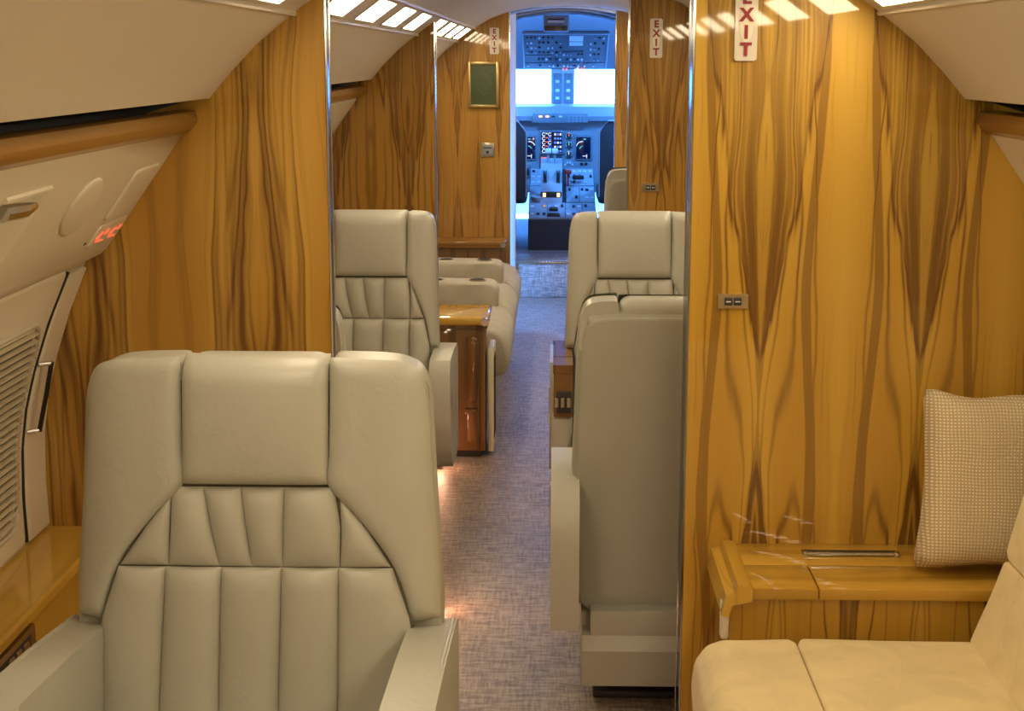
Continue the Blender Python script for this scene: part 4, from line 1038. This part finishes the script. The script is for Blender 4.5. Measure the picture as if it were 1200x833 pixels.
fl = obj('flap_lever', bx(0.098, 0.112, 11.62, 11.65, 0.63, 0.755, 0.003), 'red', t); obj('flap_handle', bx(0.080, 0.130, 11.60, 11.65, 0.735, 0.768, 0.008, 3), 'red', fl)
obj('fire_lever', bx(0.14, 0.225, 11.66, 11.70, 0.690, 0.722, 0.006), 'knob', t)
bm = B(); box(bm, -0.05, 0.045, 11.02, 11.12, 0.472, 0.497, 0.01); box(bm, -0.035, 0.03, 11.12, 11.2, 0.5, 0.53, 0.01); obj('hand_mike', bm, 'knob', t)

# control yokes
def yoke(cx, label):
    t = thing('control_yoke', label, 'control yoke', (cx, 11.75, 0.238))
    obj('column', tube([(cx, 11.85, 0.238), (cx, 11.80, 0.60), (cx, 11.72, 0.74)], [0.04, 0.035, 0.03], 10), 'cp_dark', t)
    for s in (-1, 1): obj('horn', tube([(cx, 11.70, 0.74), (cx + s * 0.08, 11.68, 0.735), (cx + s * 0.135, 11.66, 0.76), (cx + s * 0.145, 11.64, 0.84), (cx + s * 0.125, 11.63, 0.88)], [0.016, 0.016, 0.018, 0.017, 0.014], 8), 'knob', t)
    obj('hub', bx(cx - 0.045, cx + 0.045, 11.66, 11.73, 0.705, 0.775, 0.012, 3), 'cp_white', t)
yoke(-0.40, 'black pilot control yoke left of the pedestal'); yoke(0.50, 'black pilot control yoke right of the pedestal')
# pilot seats
def pilot_seat(cx, s, label):
    t = thing('pilot_seat', label, 'pilot seat', (cx, 11.3, 0.238))
    ol = roundc([(cx - 0.235, 0.60), (cx + 0.235, 0.60), (cx + 0.235, 1.08), (cx + 0.17, 1.16), (cx - 0.17, 1.16), (cx - 0.235, 1.08)], 0.05, 4)
    bm = prism(ccw(ol), 11.00, 11.10); bevel_all(bm, 0.02, 3, 50); bk = obj('backrest', bm, 'cp_dark', t)
    obj('seat_cushion', bx(cx - 0.24, cx + 0.24, 11.08, 11.55, 0.56, 0.68, 0.03, 3), 'cp_dark', t)
    obj('pedestal', bx(cx - 0.15, cx + 0.15, 11.1, 11.45, 0.238, 0.57, 0.02), 'cp_dark', t)
    xi = cx + s * 0.205
    obj('armrest', bx(xi - 0.025, xi + 0.025, 11.02, 11.40, 0.80, 0.84, 0.012, 3), 'knob', t)
    obj('piping', tube([(cx + s * 0.235, 11.0, 0.62), (cx + s * 0.237, 10.995, 1.075), (cx + s * 0.172, 10.995, 1.158), (cx - s * 0.17, 10.995, 1.158)], 0.006, 6), 'cp_light', bk)
pilot_seat(-0.435, 1, 'dark pilot seat on the left of the cockpit pedestal'); pilot_seat(0.555, -1, 'dark pilot seat on the right of the cockpit pedestal')

# cockpit dome lamps, unseen, added to brighten the panel, either side of the doorway
def fill_lamp(x, label):
    t = thing('fill_lamp', label, 'lamp', (x, 10.75, 1.70))
    bm = B(); disc(bm, (x, 10.75, 1.765), 0.06, -0.05, (0, 0, -1), 20); obj('housing', bm, 'cp_light', t)
    bm = B(); disc(bm, (x, 10.75, 1.764), 0.05, 0.012, (0, 0, -1), 20, 0.035); obj('lens', bm, 'fill', t)
    ld = bpy.data.lights.new('fill_lamp_light', 'SPOT'); ld.energy = 120; ld.color = (0.07, 0.33, 1.0); ld.shadow_soft_size = 0.05; ld.spot_size = math.radians(75); ld.spot_blend = 0.6
    lo = bpy.data.objects.new('fill_lamp_light', ld); COL.objects.link(lo); lo.parent = t; lo.location = (0, 0, 0.03)
    d = Vector((0.07, 11.9, 0.75)) - Vector((x, 10.75, 1.73)); lo.rotation_euler = d.to_track_quat('-Z', 'Y').to_euler()
fill_lamp(-0.50, 'cockpit dome lamp added above the left pilot seat'); fill_lamp(0.62, 'cockpit dome lamp added above the right pilot seat')

# entry lamp on the vestibule ceiling: plain white, out of the doorway's line of sight
t = thing('entry_lamp', 'round white entry lamp on the vestibule ceiling before the cockpit step', 'lamp', (0.62, 9.55, 1.70))
bm = B(); disc(bm, (0.62, 9.55, 1.795), 0.075, 0.02, (0, 0, -1), 24); obj('housing', bm, 'chrome', t)
bm = B(); disc(bm, (0.62, 9.55, 1.776), 0.06, 0.015, (0, 0, -1), 24, 0.045); obj('lens', bm, 'cp_white', t)
ld = bpy.data.lights.new('entry_lamp_light', 'POINT'); ld.energy = 16; ld.color = (1.0, 0.80, 0.78); ld.shadow_soft_size = 0.06
lo = bpy.data.objects.new('entry_lamp_light', ld); COL.objects.link(lo); lo.parent = t; lo.location = (0, 0, -0.02)
